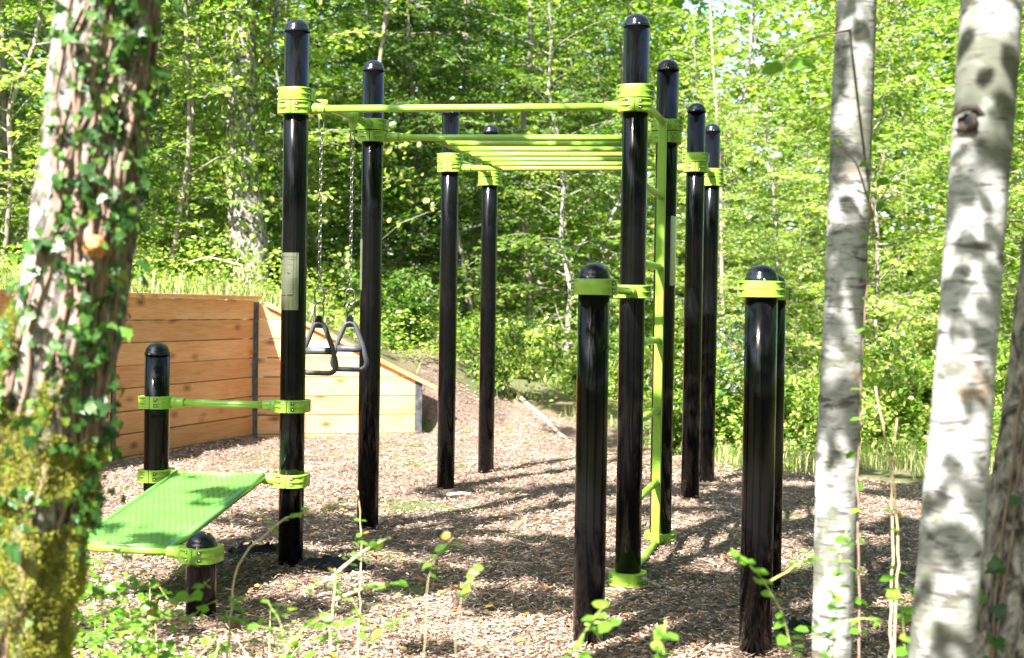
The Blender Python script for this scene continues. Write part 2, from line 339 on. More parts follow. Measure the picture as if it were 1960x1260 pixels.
# loose chips: slender wedges heaped on the bed
def scatter_y(n, y0, y1, p=1.6):
    u = RNG.random(n); a = 1 - p
    return (y0 ** a + u * (y1 ** a - y0 ** a)) ** (1 / a)
def chips(n):
    y = scatter_y(n, 4.0, 14.4, .9); x = (RNG.random(n) - .5) * 2 * (.46 * y + .25)
    nz = fbm(np.stack([x, y, x*0], -1), 1.7) - .5
    k = (y < edge_y(x) + nz * 1.4 + .1) & (wall_behind(x, y) < np.where(x > W3[0], 9, -.02)); x, y = x[k], y[k]; n = len(x)
    P = np.stack([x, y, mulch_z(x, y) + RNG.random(n) ** 2 * .022], -1)
    a = RNG.random(n) * 6.283; t = (RNG.random(n) - .4) * .6
    D = np.stack([np.cos(a) * np.cos(t), np.sin(a) * np.cos(t), np.sin(t)], -1)
    Nn = unit(np.stack([RNG.normal(0, .35, n), RNG.normal(0, .35, n), np.ones(n)], -1)); B = unit(np.cross(Nn, D)); Nn = np.cross(D, B)
    L = RNG.gamma(3, .0065, n)[:, None] + .008; Wd = RNG.uniform(.002, .0065, n)[:, None]; H = Wd * .45
    A0 = P - D * L * .5; A1 = P + D * L * .5
    V = np.stack([A0 - B * Wd * .7, A0 + B * Wd * .6 + Nn * H, A1 + B * Wd * .8, A1 - B * Wd * .5 + Nn * H], 1).reshape(-1, 3)
    f = np.array([(0, 1, 2), (0, 3, 1), (0, 2, 3), (1, 3, 2)])
    F = (f[None] + (np.arange(n) * 4)[:, None, None]).reshape(-1, 3)
    val = np.clip(RNG.normal(.50, .32, n) + (fbm(P, 2.0) - .5) * .5 + (fbm(P + 2, 7) - .5) * .5, 0, .97); val[RNG.random(n) < .004] = 1
    return mesh_np('wood_chips', V, F, np.repeat(val, 4))
link('wood_chips', chips(260000), M['chip'], kind='stuff')['label'] = 'loose bark and wood chips covering the play area floor'

# ------------------------------------------------------------------ leaf litter, grass, ground cover
def on_view(n, y0, y1, p, wide=.45, add=.3):
    y = scatter_y(n, y0, y1, p); x = (RNG.random(n) - .5) * 2 * (wide * y + add); return x, y
def rndir(n, up=.3, s=1.0):
    a = RNG.random(n) * 6.283; return unit(np.stack([np.cos(a), np.sin(a), np.full(n, up) + RNG.normal(0, .3, n) * s], -1))
x, y = on_view(900, 4.2, 13.5, 1.2); k = (y < edge_y(x)) & (wall_behind(x, y) < -.1); x, y = x[k], y[k]; n = len(x)
P = np.stack([x, y, mulch_z(x, y) + .02], -1)
link('fallen_leaves', leaf_mesh('fallen_leaves', P, rndir(n, .1), rndir(n, 2.2), RNG.uniform(.018, .045, n), 'oval', .9), M['dry_leaf'], kind='stuff')['label'] = 'scattered brown and orange fallen leaves on the wood chips'

def blades(n, xy, h0, h1, name, w=.006):
    x, y = xy; n = len(x); z = ground(x, y); P = np.stack([x, y, z - .02], -1)
    a = RNG.random(n) * 6.283; lean = RNG.uniform(.1, 1.5, n)[:, None]; h = RNG.uniform(h0, h1, n)[:, None]
    d = np.stack([np.cos(a), np.sin(a), 0 * a], -1); s = np.stack([-np.sin(a), np.cos(a), 0 * a], -1)
    up = np.array([0, 0, 1.])
    V = np.stack([P - s * w, P + s * w, P + up * h * .6 + d * lean * h * .25 + s * w * .8, P + up * h * .6 + d * lean * h * .25 - s * w * .8, P + up * h * (1 - lean * .35) + d * lean * h * .8], 1).reshape(-1, 3)
    o = (np.arange(n) * 5)[:, None]
    Q = np.array([[0, 1, 2, 3]]) + o; T = np.array([[3, 2, 4]]) + o
    v = RNG.random(n)
    return mesh_np(name, V, [Q, T], np.concatenate([v, v]))
x, y = on_view(60000, 10.2, 19, .3); nz = fbm(np.stack([x, y, x*0], -1), 1.7) - .5; cl = fbm(np.stack([x, y, x*0], -1), 1.3)
k = ((y > edge_y(x) + nz * 1.2 - .05) | (wall_behind(x, y) > .35) & (x < W3[0])) & (cl > np.where((x > 1.2) & (y < 13), .36, .50)); x, y = x[k], y[k]
link('grass', blades(0, (x, y), .05, .30, 'grass', .004), M['grass'], kind='stuff')['label'] = 'long unmown grass along the edge of the clearing'
xl = RNG.uniform(-5.6, -2.2, 5500); yl = RNG.uniform(7, 15, 5500); k = (wall_behind(xl, yl) > .3) & (wall_behind(xl, yl) < 1.5)
link('bank_grass', blades(0, (xl[k], yl[k]), .08, .42, 'bank_grass', .005), M['grass'], kind='stuff')['label'] = 'tall grass growing on the bank above the timber retaining wall'
x, y = on_view(70000, 10.4, 24, .3); nz = fbm(np.stack([x, y, x*0], -1), 1.7) - .5; cl = fbm(np.stack([x + 9, y, x*0], -1), 1.0)
k = ((y > edge_y(x) + nz * 1.2 + .15) | (wall_behind(x, y) > .5) & (x < W3[0])) & (cl > np.where((x > 1.2) & (y < 13), .34, .40)); x, y, cl = x[k], y[k], cl[k]; n = len(x)
P = np.stack([x, y, ground(x, y) + RNG.random(n) ** .7 * np.clip((cl - .38) * 2.2, .08, .6)], -1)
link('ground_cover', leaf_mesh('ground_cover', P, rndir(n, .2), rndir(n, 1.6), RNG.uniform(.03, .07, n), 'diamond', .9), M['leaf_sun'], kind='stuff')['label'] = 'low leafy ground cover plants spreading over the bank'

# ------------------------------------------------------------------ calisthenics rig
PP = {'A': (-1.114, 6.657), 'B': (-.839, 7.729), 'C': (-.462, 9.396), 'D': (-.192, 10.379), 'E': (.589, 6.419), 'F': (.879, 7.572),
      'G': (1.265, 9.137), 'H': (1.526, 10.135), 'I': (.325, 5.212), 'J': (.98, 5.143), 'K': (1.266, 6.351), 'L': (-1.838, 6.775), 'M': (-1.30, 5.51), 'N': (-1.985, 5.655)}
PP = {k: np.array(v) for k, v in PP.items()}
HB, HU, HT, HL = 2.352, 2.421, 2.806, 1.446
TOP = {k: HT for k in 'ABCDEFGH'}; TOP.update(I=1.543, J=1.543, K=1.543, L=1.152, M=.392, N=.392)
TH = .2209; Vd = np.array([math.sin(TH), math.cos(TH)]); Ud = np.array([math.cos(TH), -math.sin(TH)])
PR = .0635
rig = thing('calisthenics_rig', 'large workout frame of tall black posts with lime green bars, ladder and sloping bench', 'exercise frame', (-.26, 7.6, 0))
pbar = thing('parallel_bar', 'pair of short black posts joined by a lime green bar, right of the frame', 'exercise bar', (1.14, 5.75, 0))
RIGLOC = {rig: Vector((-.26, 7.6, 0)), pbar: Vector((1.14, 5.75, 0))}
a = Acc()
def post_mesh(h):
    a = Acc(); a.tube([(0, 0, -.06), (0, 0, h * .33), (0, 0, h * .66), (0, 0, h - .062)], PR, 48, cap=True); return a.mesh('post')
def cap_mesh():
    a = Acc(); prof = [(.0655, -.004), (.0655, .008), (.063, .012), (.0625, .014)] + [(.0605 * math.cos(t), .014 + .048 * math.sin(t)) for t in np.linspace(.06, math.pi/2 - .05, 12)]
    pts = [(0, 0, z) for r, z in prof]
    seg = 40; V = []
    for r, z in prof:
        for k in range(seg): t = 2*math.pi*k/seg; V.append((r*math.cos(t), r*math.sin(t), z))
    V.append((0, 0, .062)); n = len(prof)
    Q = [(i*seg+k, i*seg+(k+1) % seg, (i+1)*seg+(k+1) % seg, (i+1)*seg+k) for i in range(n-1) for k in range(seg)]
    T = [((n-1)*seg+k, (n-1)*seg+(k+1) % seg, n*seg) for k in range(seg)]
    a.add(V, Q, T); return a.mesh('cap')
capm = cap_mesh()
sc_ = Acc(); sc_.tube([(0, -.0650, 0), (0, -.0685, 0), (0, -.0695, 0)], [.0045, .0045, .003], 10); screwm = sc_.mesh('screw')
posts = {}
for k in 'ABCDEFGHIJKLMN':
    root = pbar if k in 'JK' else rig
    p = Vector((*PP[k], 0)); o = link('post', post_mesh(TOP[k]), M['post'], root, p - RIGLOC[root])
    c = link('cap', capm, M['cap'], o, (0, 0, TOP[k] - .062)); posts[k] = (o, root)
    s = link('screw', screwm, M['steel'], o, (0, 0, TOP[k] - .062 + .002)); s.rotation_euler = (0, 0, random.uniform(-.5, .6))

def extrude_poly(bm, poly, z0, z1):
    vs0 = [bm.verts.new((x, y, z0)) for x, y in poly]; vs1 = [bm.verts.new((x, y, z1)) for x, y in poly]; n = len(poly)
    bm.faces.new(list(reversed(vs0))); bm.faces.new(vs1)
    for i in range(n): bm.faces.new((vs0[i], vs0[(i+1) % n], vs1[(i+1) % n], vs1[i]))
def half_outline(ribbed):
    """outline of one clamp half, x<0 side (mirrored for the other)"""
    hp = [(-.0012, .092), (-.019, .0925), (-.024, .088)] if not ribbed else [(-.0012, .0915), (-.022, .0915), (-.040, .088), (-.062, .078), (-.076, .062)]
    if not ribbed: hp += [(-.025, .0765), (-.048, .0755), (-.064, .068), (-.078, .055)]
    hp += [(-.0845, .040)]
    full = hp + [(x, -y) for x, y in reversed(hp)]
    return full
def bevel_all(bm, w, seg=2, ang=.6):
    es = [e for e in bm.edges if len(e.link_faces) == 2 and e.calc_face_angle(0) > ang]
    bmesh.ops.bevel(bm, geom=es, offset=w, segments=seg, affect='EDGES', profile=.6, clamp_overlap=True)
def clamp_mesh(nozzle=True):
    bm = bmesh.new(); hz = .0315
    for sx in (-1, 1):
        for ribbed, z0, z1 in ((False, -hz + .004, hz - .004), (True, -hz, -hz + .0075), (True, hz - .0075, hz), (True, -.004, .004)):
            b2 = bmesh.new(); pl = [(x * -sx, y) for x, y in half_outline(ribbed)]
            if sx < 0: pl = [(-x, y) for x, y in pl]
            pl = [(x if sx > 0 else x, y) for x, y in half_outline(ribbed)]
            if sx > 0: pl = [(-x, y) for x, y in reversed(pl)]
            extrude_poly(b2, pl, z0, z1); bmesh.ops.recalc_face_normals(b2, faces=b2.faces); bevel_all(b2, .0026)
            me = bpy.data.meshes.new('t'); b2.to_mesh(me); b2.free(); bm.from_mesh(me); bpy.data.meshes.remove(me)
    me = bpy.data.meshes.new('clamp'); 
    if nozzle:
        a = Acc(); a.tube([(.060, 0, 0), (.084, 0, 0), (.100, 0, 0), (.112, 0, 0), (.114, 0, 0), (.150, 0, 0), (.154, 0, 0)], [.031, .031, .0305, .028, .0262, .0262, .0225], 28)
        t = a.mesh('t'); bm.from_mesh(t); bpy.data.meshes.remove(t)
    bm.to_mesh(me); bm.free()
    me.polygons.foreach_set('use_smooth', np.ones(len(me.polygons), bool))
    me.set_sharp_from_angle(angle=R(32)); return me
def plate_half_fill(me): return me
clampN, clampP = clamp_mesh(True), clamp_mesh(False)
a = Acc()
for sx in (-1, 1):
    for sy in (-1, 1):
        for sz in (-1, 1):
            x0 = sx * .023; x1 = sx * .033; y = sy * .0815; z = sz * .0155
            a.tube([(x0, y, z), (x1 - sx*.002, y, z), (x1, y, z)], [.0062, .0062, .0048], 12)
boltm = a.mesh('bolts')
a = Acc()      # dark rings around the heads, painted shade of the bolt holes
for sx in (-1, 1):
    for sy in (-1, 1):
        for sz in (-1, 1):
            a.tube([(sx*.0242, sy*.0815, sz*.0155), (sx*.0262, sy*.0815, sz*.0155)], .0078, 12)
shadem = a.mesh('bolt_shade_rings')
m_, nt_, b_ = mat('bolt_hole_shade'); M['bolt_shade'] = m_; b_.inputs['Base Color'].default_value = (.02, .03, .015, 1); b_.inputs['Roughness'].default_value = .5  # near-black colour stands in for shade inside the holes

def text_mesh(s, size, extr, align='CENTER'):
    cu = bpy.data.curves.new('t', 'FONT'); cu.body = s; cu.size = size; cu.extrude = extr; cu.align_x = align; cu.resolution_u = 3
    o = bpy.data.objects.new('t', cu); C.objects.link(o); dg = bpy.context.evaluated_depsgraph_get()
    me = bpy.data.meshes.new_from_object(o.evaluated_get(dg)); bpy.data.objects.remove(o); bpy.data.curves.remove(cu); return me
tm = text_mesh('DAMAS', .029, .0012)
co = np.zeros(len(tm.vertices) * 3, np.float32); tm.vertices.foreach_get('co', co); co = co.reshape(-1, 3)
new = np.stack([-.0848 - co[:, 2], -(co[:, 0]) * .95, co[:, 1] - .0105], -1); tm.vertices.foreach_set('co', new.ravel()); tm.update()
tm.transform(Matrix.Scale(1, 4))
def clamp(k, h, d, nozzle=True, text=False):
    o, root = posts[k]; d = np.asarray(d, float)
    c = link('clamp', clampN if nozzle else clampP, M['green'], root, Vector((*PP[k], h)) - RIGLOC[root])
    c.rotation_euler = (0, 0, math.atan2(d[1], d[0]))
    link('bolts', boltm, M['steel'], c, kind='stuff'); link('bolt_shade_rings', shadem, M['bolt_shade'], c, kind='stuff')
    if text: link('embossed_lettering', tm, M['green'], c)
    return c
def bar(k1, k2, h, name='bar', r=.0185, r0=.12):
    o, root = posts[k1]; p, q = Vector((*PP[k1], h)), Vector((*PP[k2], h)); d = (q - p).normalized()
    a = Acc(); mid = (p + q) / 2; L = (q - p).length / 2 - r0
    a.tube([tuple(-d * L), tuple(d * L * -.3), tuple(d * L * .3), tuple(d * L)], r, 24)
    return link(name, a.mesh(name), M['green'], root, mid - RIGLOC[root])
def dirn(a_, b_): d = PP[b_] - PP[a_]; return d / np.linalg.norm(d)
def join(k1, k2, h, t1=False, t2=False, name='bar'):
    clamp(k1, h, dirn(k1, k2), True, t1); clamp(k2, h, dirn(k2, k1), True, t2); return bar(k1, k2, h, name)
join('A', 'E', HB, name='pull_up_bar'); join('B', 'F', HB, name='cross_bar'); join('C', 'G', HB, name='cross_bar')
join('A', 'B', HU, t1=True, name='ring_bar'); join('E', 'F', HU, t1=True, name='side_bar')
join('C', 'D', HU, t1=True, name='side_bar'); join('G', 'H', HU, t1=True, name='side_bar')
clamp('D', HB, Vd, False); clamp('H', HB, Vd, False)
join('I', 'E', HL, name='dip_bar'); join('J', 'K', HL, name='dip_bar')
join('L', 'A', .842, name='step_over_bar')
join('L', 'A', .462, name='bench_support_bar'); join('M', 'N', .300, name='bench_support_bar')
join('E', 'F', .036, t1=True, name='base_bar')

# overhead ladder between the two cross bars
def P3(xy, z, root=rig): return Vector((xy[0], xy[1], z)) - RIGLOC[root]
lad = link('overhead_ladder', None, None, rig, (0, 0, 0)); 
def ladpt(s, t, z=HB):      # s across (0..1 from left row to right row), t along B->C
    l = PP['B'] + (PP['C'] - PP['B']) * t; r = PP['F'] + (PP['G'] - PP['F']) * t; return P3(l + (r - l) * s, z)
for s in (.205, .845):
    a = Acc(); a.tube([tuple(ladpt(s, t)) for t in (.008, .3, .6, .992)], .0165, 18); link('rail', a.mesh('rail'), M['green'], lad)
for i in range(1, 6):
    a = Acc(); a.tube([tuple(ladpt(s, i / 6)) for s in (.205, .4, .65, .845)], .0165, 18); link('rung', a.mesh('rung'), M['green'], lad)

# wall ladder between the two right hand posts of the first frame
wl = link('climbing_ladder', None, None, rig, (0, 0, 0))
def efp(t, z): return P3(PP['E'] + (PP['F'] - PP['E']) * t, z)
ang = math.atan2(*(PP['F'] - PP['E'])[::-1])
def flat_rail(t):
    bm = bmesh.new(); bmesh.ops.create_cube(bm, size=1); bmesh.ops.scale(bm, vec=(.040, .048, HU - .036), verts=bm.verts)
    bevel_all(bm, .008, 3); me = bpy.data.meshes.new('rail'); bm.to_mesh(me); bm.free()
    o = link('rail', me, M['green'], wl, efp(t, (HU + .036) / 2)); o.rotation_euler = (0, 0, ang); return o
flat_rail(.835); flat_rail(.165)
for z in (2.00, 1.60, 1.19, .795, .385):
    a = Acc(); a.tube([tuple(efp(t, z)) for t in (.165, .4, .6, .85)], .0195, 18); link('rung', a.mesh('rung'), M['green'], wl)

# sloping bench
bench = link('bench_deck', None, None, rig, (0, 0, 0)); 
def bp(s, t, dz=0):         # s across 0..1 between L..A side, t from high (far) to low (near)
    f = PP['L'] + (PP['A'] - PP['L']) * (.155 + .645 * s); n = PP['N'] + (PP['M'] - PP['N']) * (.155 + .645 * s)
    p = f + (n - f) * t; z = (.462 + .020) * (1 - t) + (.300 + .020) * t
    return P3(p, z + dz)
ns, ntt = 9, 13; V = []; 
for dz in (0, -.006):
    for i in range(ns):
        for j in range(ntt):
            s, t = i / (ns - 1), j / (ntt - 1); V.append(tuple(bp(s, t, dz - .006 * math.sin(math.pi * s))))
Q = []; n0 = ns * ntt
for i in range(ns - 1):
    for j in range(ntt - 1):
        q = i * ntt + j; Q += [(q, q+1, q+ntt+1, q+ntt), (q+n0, q+ntt+n0, q+ntt+1+n0, q+1+n0)]
for j in range(ntt - 1):
    Q += [(j, j+n0, j+1+n0, j+1), ((ns-1)*ntt+j, (ns-1)*ntt+j+1, (ns-1)*ntt+j+1+n0, (ns-1)*ntt+j+n0)]
a = Acc(); a.add(V, Q); link('deck_panel', a.mesh('deck_panel'), M['deck'], bench)
for s in (0, 1):
    a = Acc(); a.tube([tuple(bp(s, t, -.008)) for t in (0, .3, .7, 1)], .0165, 16); link('side_rail', a.mesh('side_rail'), M['deck'], bench)
for t in (.0, 1.0):
    a = Acc(); a.tube([tuple(bp(s, t, -.006)) for s in (0, .5, 1)], .013, 12); link('end_rail', a.mesh('end_rail'), M['deck'], bench)
V = []; Q = []
for i in range(15):
    for j in range(34):
        s = (i + .8 + .35 * (j % 2)) / 16.4; t = (j + .9) / 35.5; c = bp(s, t, .0009 - .006 * math.sin(math.pi * s)); e = (bp(s, t + .006, 0) - bp(s, t, 0)); f = (bp(s + .014, t, 0) - bp(s, t, 0))
        b0 = len(V); V += [tuple(c - e*.45 - f), tuple(c + e*.45 - f), tuple(c + e*.45 + f), tuple(c - e*.45 + f)]; Q.append((b0, b0+1, b0+2, b0+3))
a = Acc(); a.add(V, Q); link('deck_slots', a.mesh('deck_slots'), M['slot'], bench, kind='stuff')

# information plates wrapped round posts
def wrap(me, ang0, z0, r):
    co = np.zeros(len(me.vertices) * 3, np.float32); me.vertices.foreach_get('co', co); co = co.reshape(-1, 3)
    th = ang0 + co[:, 0] / r; rr = r + co[:, 2]
    new = np.stack([rr * np.cos(th), rr * np.sin(th), co[:, 1] + z0], -1); me.vertices.foreach_set('co', new.ravel().astype(np.float32)); me.update()
def rect(x0, y0, x1, y1, z, th=.0004, nx=10):
    xs = np.linspace(x0, x1, nx + 1); V = []
    for x in xs: V += [(x, y0, z), (x, y1, z), (x, y0, z + th), (x, y1, z + th)]
    Q = []
    for i in range(nx):
        q = i * 4; Q += [(q+2, q+6, q+7, q+3), (q, q+1, q+5, q+4), (q, q+4, q+6, q+2), (q+1, q+3, q+7, q+5)]
    Q += [(0, 2, 3, 1), (nx*4, nx*4+1, nx*4+3, nx*4+2)]
    return V, Q
def info_plate(k, ang0, zc, w, h, full=True):
    o, root = posts[k]; a = Acc(); a.add(*rect(-w/2, -h/2, w/2, h/2, .0003, .0012, 14)); me = a.mesh('info_plate', False); wrap(me, ang0, zc, PR)
    pl = link('info_plate', me, M['plate'], o)
    a = Acc(); z = .0017
    if full:
        for yy, x0, x1 in ((.083, -.045, -.026), (.083, -.008, .030)): a.add(*rect(x0, yy, x1, yy + .0016, z, .0003, 3))
        for row in range(9):
            yy = .012 - row * .0072
            x = -.044
            while x < .042:
                l = random.uniform(.004, .012); a.add(*rect(x, yy, min(x + l, .044), yy + .0014, z, .0003, 1)); x += l + .002
        a.add(*rect(-.046, -.058, .042, -.057, z, .0003, 8))
        for x0 in (-.044, -.004): a.add(*rect(x0, -.074, x0 + .028, -.067, z, .0003, 3))
        a.add(*rect(-.022, .038, -.019, .066, z, .0003, 1)); a.add(*rect(-.046, .108, -.036, .134, z, .0003, 2)); a.add(*rect(-.050, .112, -.032, .122, z, .0003, 2))
        a.add(*rect(-.022, -.115, .004, -.1136, z, .0003, 3))
        for i in range(12):      # exercise pictogram: an arc and a small figure
            t0 = math.pi * i / 12; cx_, cy_ = .002 + .015 * math.cos(t0), .05 + .014 * math.sin(t0); a.add(*rect(cx_-.001, cy_-.001, cx_+.001, cy_+.001, z, .0003, 1))
        for x0, y0, x1, y1 in ((-.004, .038, .004, .046), (-.010, .044, -.003, .047), (.004, .036, .012, .040), (-.001, .032, .002, .039)): a.add(*rect(x0, y0, x1, y1, z, .0003, 1))
        me = a.mesh('printed_lines', False); wrap(me, ang0, zc, PR); link('printed_lines', me, M['print'], o)
        for s, yy, al in (('DAMAS BULL', .120, 'RIGHT'), ('A BARS', .106, 'RIGHT')):
            me = text_mesh(s, .0125, .0002, al)
            me.transform(Matrix.Translation((.040, yy, z + .0002))); wrap(me, ang0, zc, PR); link('printed_text', me, M['print'], o)
        a = Acc(); a.add(*rect(-.002, .064, .005, .068, z, .0003, 2)); me = a.mesh('red_mark', False); wrap(me, ang0, zc, PR); link('red_mark', me, M['redprint'], o)
info_plate('A', -math.pi/2 - .30, 1.475, .104, .290)
info_plate('F', -math.pi/2 + 1.15, 1.70, .100, .40, False)
info_plate('B', -math.pi/2 - 1.62, 1.60, .100, .30, False)

# ------------------------------------------------------------------ hanging trapeze rings
def link_mesh(L, w, r, seg=10):
    a = Acc(); pts = []
    for i in range(8): t = math.pi * i / 7; pts.append((w/2 * math.cos(t), 0, (L/2 - w/2) + w/2 * math.sin(t)))
    for i in range(8): t = math.pi + math.pi * i / 7; pts.append((w/2 * math.cos(t), 0, -(L/2 - w/2) + w/2 * math.sin(t)))
    a.tube(pts, r, seg, closed=True); return a.mesh('chain_link')
smallm, bigm, longm = link_mesh(.034, .0155, .0026, 7), link_mesh(.088, .052, .0045, 10), link_mesh(.098, .024, .0036, 9)
def tri_points(w, h, rc):
    """rounded triangle, apex on top at z=0, base at z=-h"""
    c = [np.array([0, 0, -.035]), np.array([w/2 - rc, 0, -h + rc]), np.array([-w/2 + rc, 0, -h + rc])]; rad = [.035, rc, rc]; pts = []
    def arc(cn, r, a0, a1, n=8): return [(cn[0] + r * math.cos(t), 0, cn[2] + r * math.sin(t)) for t in np.linspace(a0, a1, n)]
    side = math.atan2(h - rc - .035, w/2 - rc); nrm = math.pi/2 - side
    pts += arc(c[0], .035, math.pi - nrm - 0, nrm)
    bow = [(c[0][0]*.5 + c[1][0]*.5 + .033 * math.cos(nrm) + .012, 0, (c[0][2] + c[1][2])/2 + .033 * math.sin(nrm))]
    pts += bow + arc(c[1], rc, nrm, -math.pi/2) + [(0, 0, -h)] + arc(c[2], rc, -math.pi/2, -math.pi - nrm) + [(-bow[0][0], 0, bow[0][2])]
    return pts
def ring(t, nm, z_tri, yaw):
    xy = PP['A'] + (PP['B'] - PP['A']) * t; base = Vector((xy[0], xy[1], 0))
    th = thing('trapeze_ring', nm, 'gymnastic ring', base, 'trapeze rings hanging on chains')
    a = Acc(); a.tube(tri_points(.196, .268,  .042), .0142, 12, closed=True)
    hd = link('handle_frame', a.mesh('handle_frame'), M['rubber'], th, (0, 0, z_tri)); hd.rotation_euler = (0, 0, yaw)
    a = Acc(); w_ = .068; a.tube([(-w_, 0, -.150), (-w_*.3, 0, -.150), (w_*.3, 0, -.150), (w_, 0, -.150)], .0195, 18); link('grip', a.mesh('grip'), M['rubber'], hd)
    bm = bmesh.new(); extrude_poly(bm, [(-.024, -.028), (.024, -.028), (.017, .030), (.006, .040), (-.006, .040), (-.017, .030)], -.013, .013); bmesh.ops.recalc_face_normals(bm, faces=bm.faces)
    bevel_all(bm, .003); me = bpy.data.meshes.new('lug'); bm.to_mesh(me); bm.free(); me.transform(Matrix.Rotation(math.pi/2, 4, 'X')); link('lug', me, M['cap'], hd)
    z = z_tri + .030 + .035
    for i in range(2):
        o = link('chain_link', bigm, M['chain'], th, (0, 0, z)); o.rotation_euler = (0, 0, yaw + (0 if i else .75)); z += .080
    z -= .024; i = 0
    while z < HU - .155:
        o = link('chain_link', smallm, M['chain'], th, (0, 0, z)); o.rotation_euler = (0, random.uniform(-.04, .04), (math.pi/2 if i % 2 else 0) + .75 + random.uniform(-.12, .12)); z += .0275; i += 1
    for j in (0,):
        zz = HU - .105; o = link('chain_link', longm, M['chain'], th, (0, 0, zz)); o.rotation_euler = (0, 0, .3)
    # green hanger bracket belongs to the rig
    g = Acc(); bm = bmesh.new()
    pts = [(-.034, .020), (-.030, .030), (.030, .030), (.034, .020), (.022, -.030), (.018, -.062), (.010, -.074), (-.010, -.074), (-.018, -.062), (-.022, -.030)]
    extrude_poly(bm, pts, -.009, .009); bmesh.ops.recalc_face_normals(bm, faces=bm.faces); bevel_all(bm, .004); me = bpy.data.meshes.new('ring_hanger')
    bm.to_mesh(me); bm.free(); me.transform(Matrix.Rotation(math.pi/2, 4, 'X'))
    o = link('ring_hanger', me, M['green'], rig, Vector((xy[0], xy[1], HU)) - RIGLOC[rig]); o.rotation_euler = (0, 0, -TH + .25)
    a = Acc(); d = Vector((*(PP['B'] - PP['A']), 0)).normalized(); a.tube([tuple(-d*.03), tuple(d*.03)], .027, 20); sl = link('hanger_sleeve', a.mesh('hanger_sleeve'), M['green'], rig, Vector((xy[0], xy[1], HU)) - RIGLOC[rig])
ring(.30, 'dark grey triangular ring on a chain, partly hidden behind the front left post', 1.262, -.15)
ring(.705, 'dark grey triangular ring on a chain, right beside the second left post', 1.262, -.05)

# ------------------------------------------------------------------ timber retaining wall
wall = thing('retaining_wall', 'orange larch plank retaining wall with black steel channels and a sloping capped end', 'retaining wall', (W2[0], W2[1], 0))
WL = Vector((W2[0], W2[1], 0))
def plank(poly, th, o0, dv, nm='plank'):
    """poly: (along, height) outline; dv: unit direction along the wall; face towards the clearing"""
    bm = bmesh.new(); extrude_poly(bm, poly, -th, 0); bmesh.ops.recalc_face_normals(bm, faces=bm.faces); bevel_all(bm, .004, 2)
    me = bpy.data.meshes.new(nm); bm.to_mesh(me); bm.free()
    # local x = along, y = height, z = towards viewer  ->  rotate upright
    me.transform(Matrix(((1, 0, 0, 0), (0, 0, -1, 0), (0, 1, 0, 0), (0, 0, 0, 1))))
    o = link(nm, me, M['wood'], wall, Vector((o0[0], o0[1], 0)) - WL); o.rotation_euler = (0, 0, math.atan2(dv[1], dv[0])); return o
def clip(poly, f):          # keep f(p) <= 0, f linear
    out = []
    for i in range(len(poly)):
        a_, b_ = poly[i], poly[(i + 1) % len(poly)]; fa, fb = f(a_), f(b_)
        if fa <= 0: out.append(a_)
        if fa * fb < 0: t = fa / (fa - fb); out.append((a_[0] + (b_[0] - a_[0]) * t, a_[1] + (b_[1] - a_[1]) * t))
    return out
RH = .187; TOPZ = 1.395
def run(p0, p1, topf, nsplit=None):
    d = p1 - p0; L = np.linalg.norm(d); d = d / L; r = 0; z = -.10
    nrm = np.array([d[1], -d[0]])
    while z < TOPZ:
        cuts = [0.036, L - .036]
        for i in range(len(cuts) - 1):
            pl = [(cuts[i], z + .0035), (cuts[i+1], z + .0035), (cuts[i+1], z + RH - random.uniform(.003, .007)), (cuts[i], z + RH - random.uniform(.003, .007))]
            pl = clip(pl, lambda q: q[1] - topf(q[0] / L))
            if len(pl) >= 3 and max(q[1] for q in pl) - min(q[1] for q in pl) > .02:
                pr = random.uniform(0, .011); o = p0 + nrm * pr
                plank(pl, .045, o, d)
        z += RH; r += 1
def channel(p, h, d, nm='steel_channel', w=.07):
    a = Acc(); a.box((-w/2, -.012, -.1), (w/2, .075, h)); o = link(nm, a.mesh(nm, False), M['channel'], wall, Vector((p[0], p[1], 0)) - WL); o.rotation_euler = (0, 0, math.atan2(d[1], d[0])); return o
dA = (W2 - W0) / np.linalg.norm(W2 - W0); dB = (W3 - W2) / np.linalg.norm(W3 - W2)
Wm = W0; topL = lambda t: TOPZ
run(Wm, W1, topL); run(W1, W2, topL); run(W2, W3, lambda t: TOPZ - .015 - (TOPZ - .015 - .60) * t)
def lofted_cap(pts, wdt, th, nm='cap_board'):
    """cap board following two 3D points (top centre line), width across the wall"""
    p, q = [Vector(v) for v in pts]; d = (q - p); L = d.length; d.normalize(); s = Vector((d.y, -d.x, 0)).normalized(); u = s.cross(d)
    if u.z < 0: u = -u
    bm = bmesh.new(); bmesh.ops.create_cube(bm, size=1); bmesh.ops.scale(bm, vec=(L, wdt, th), verts=bm.verts); bevel_all(bm, .005)
    me = bpy.data.meshes.new(nm); bm.to_mesh(me); bm.free()
    o = link(nm, me, M['wood'], wall); mt = Matrix((d, s if u.dot(d.cross(s)) > 0 else s, u)).transposed().to_4x4()
    mt.translation = (p + q) / 2 - WL; o.matrix_local = mt; return o
nA = np.array([dA[1], -dA[0]]); nB = np.array([dB[1], -dB[0]])
def off(p, n_, k): return p + n_ * k
a0, a1, a2 = off(W0, nA, -.03), off(W1, nA, -.03), off(W2, nA, -.03)
lofted_cap([(*a0, TOPZ + .021), (*(a1 - dA*.003), TOPZ + .021)], .15, .040); lofted_cap([(*(a1 + dA*.003), TOPZ + .021), (*(a2 + dA * .06), TOPZ + .021)], .15, .040)
b0, b1 = off(W2 + dB * .10, nB, -.03), off(W3 + dB * .18, nB, -.03)
lofted_cap([(*b0, TOPZ - .012 + .018 - .04), (*b1, .60 + .018 - .085)], .16, .042)
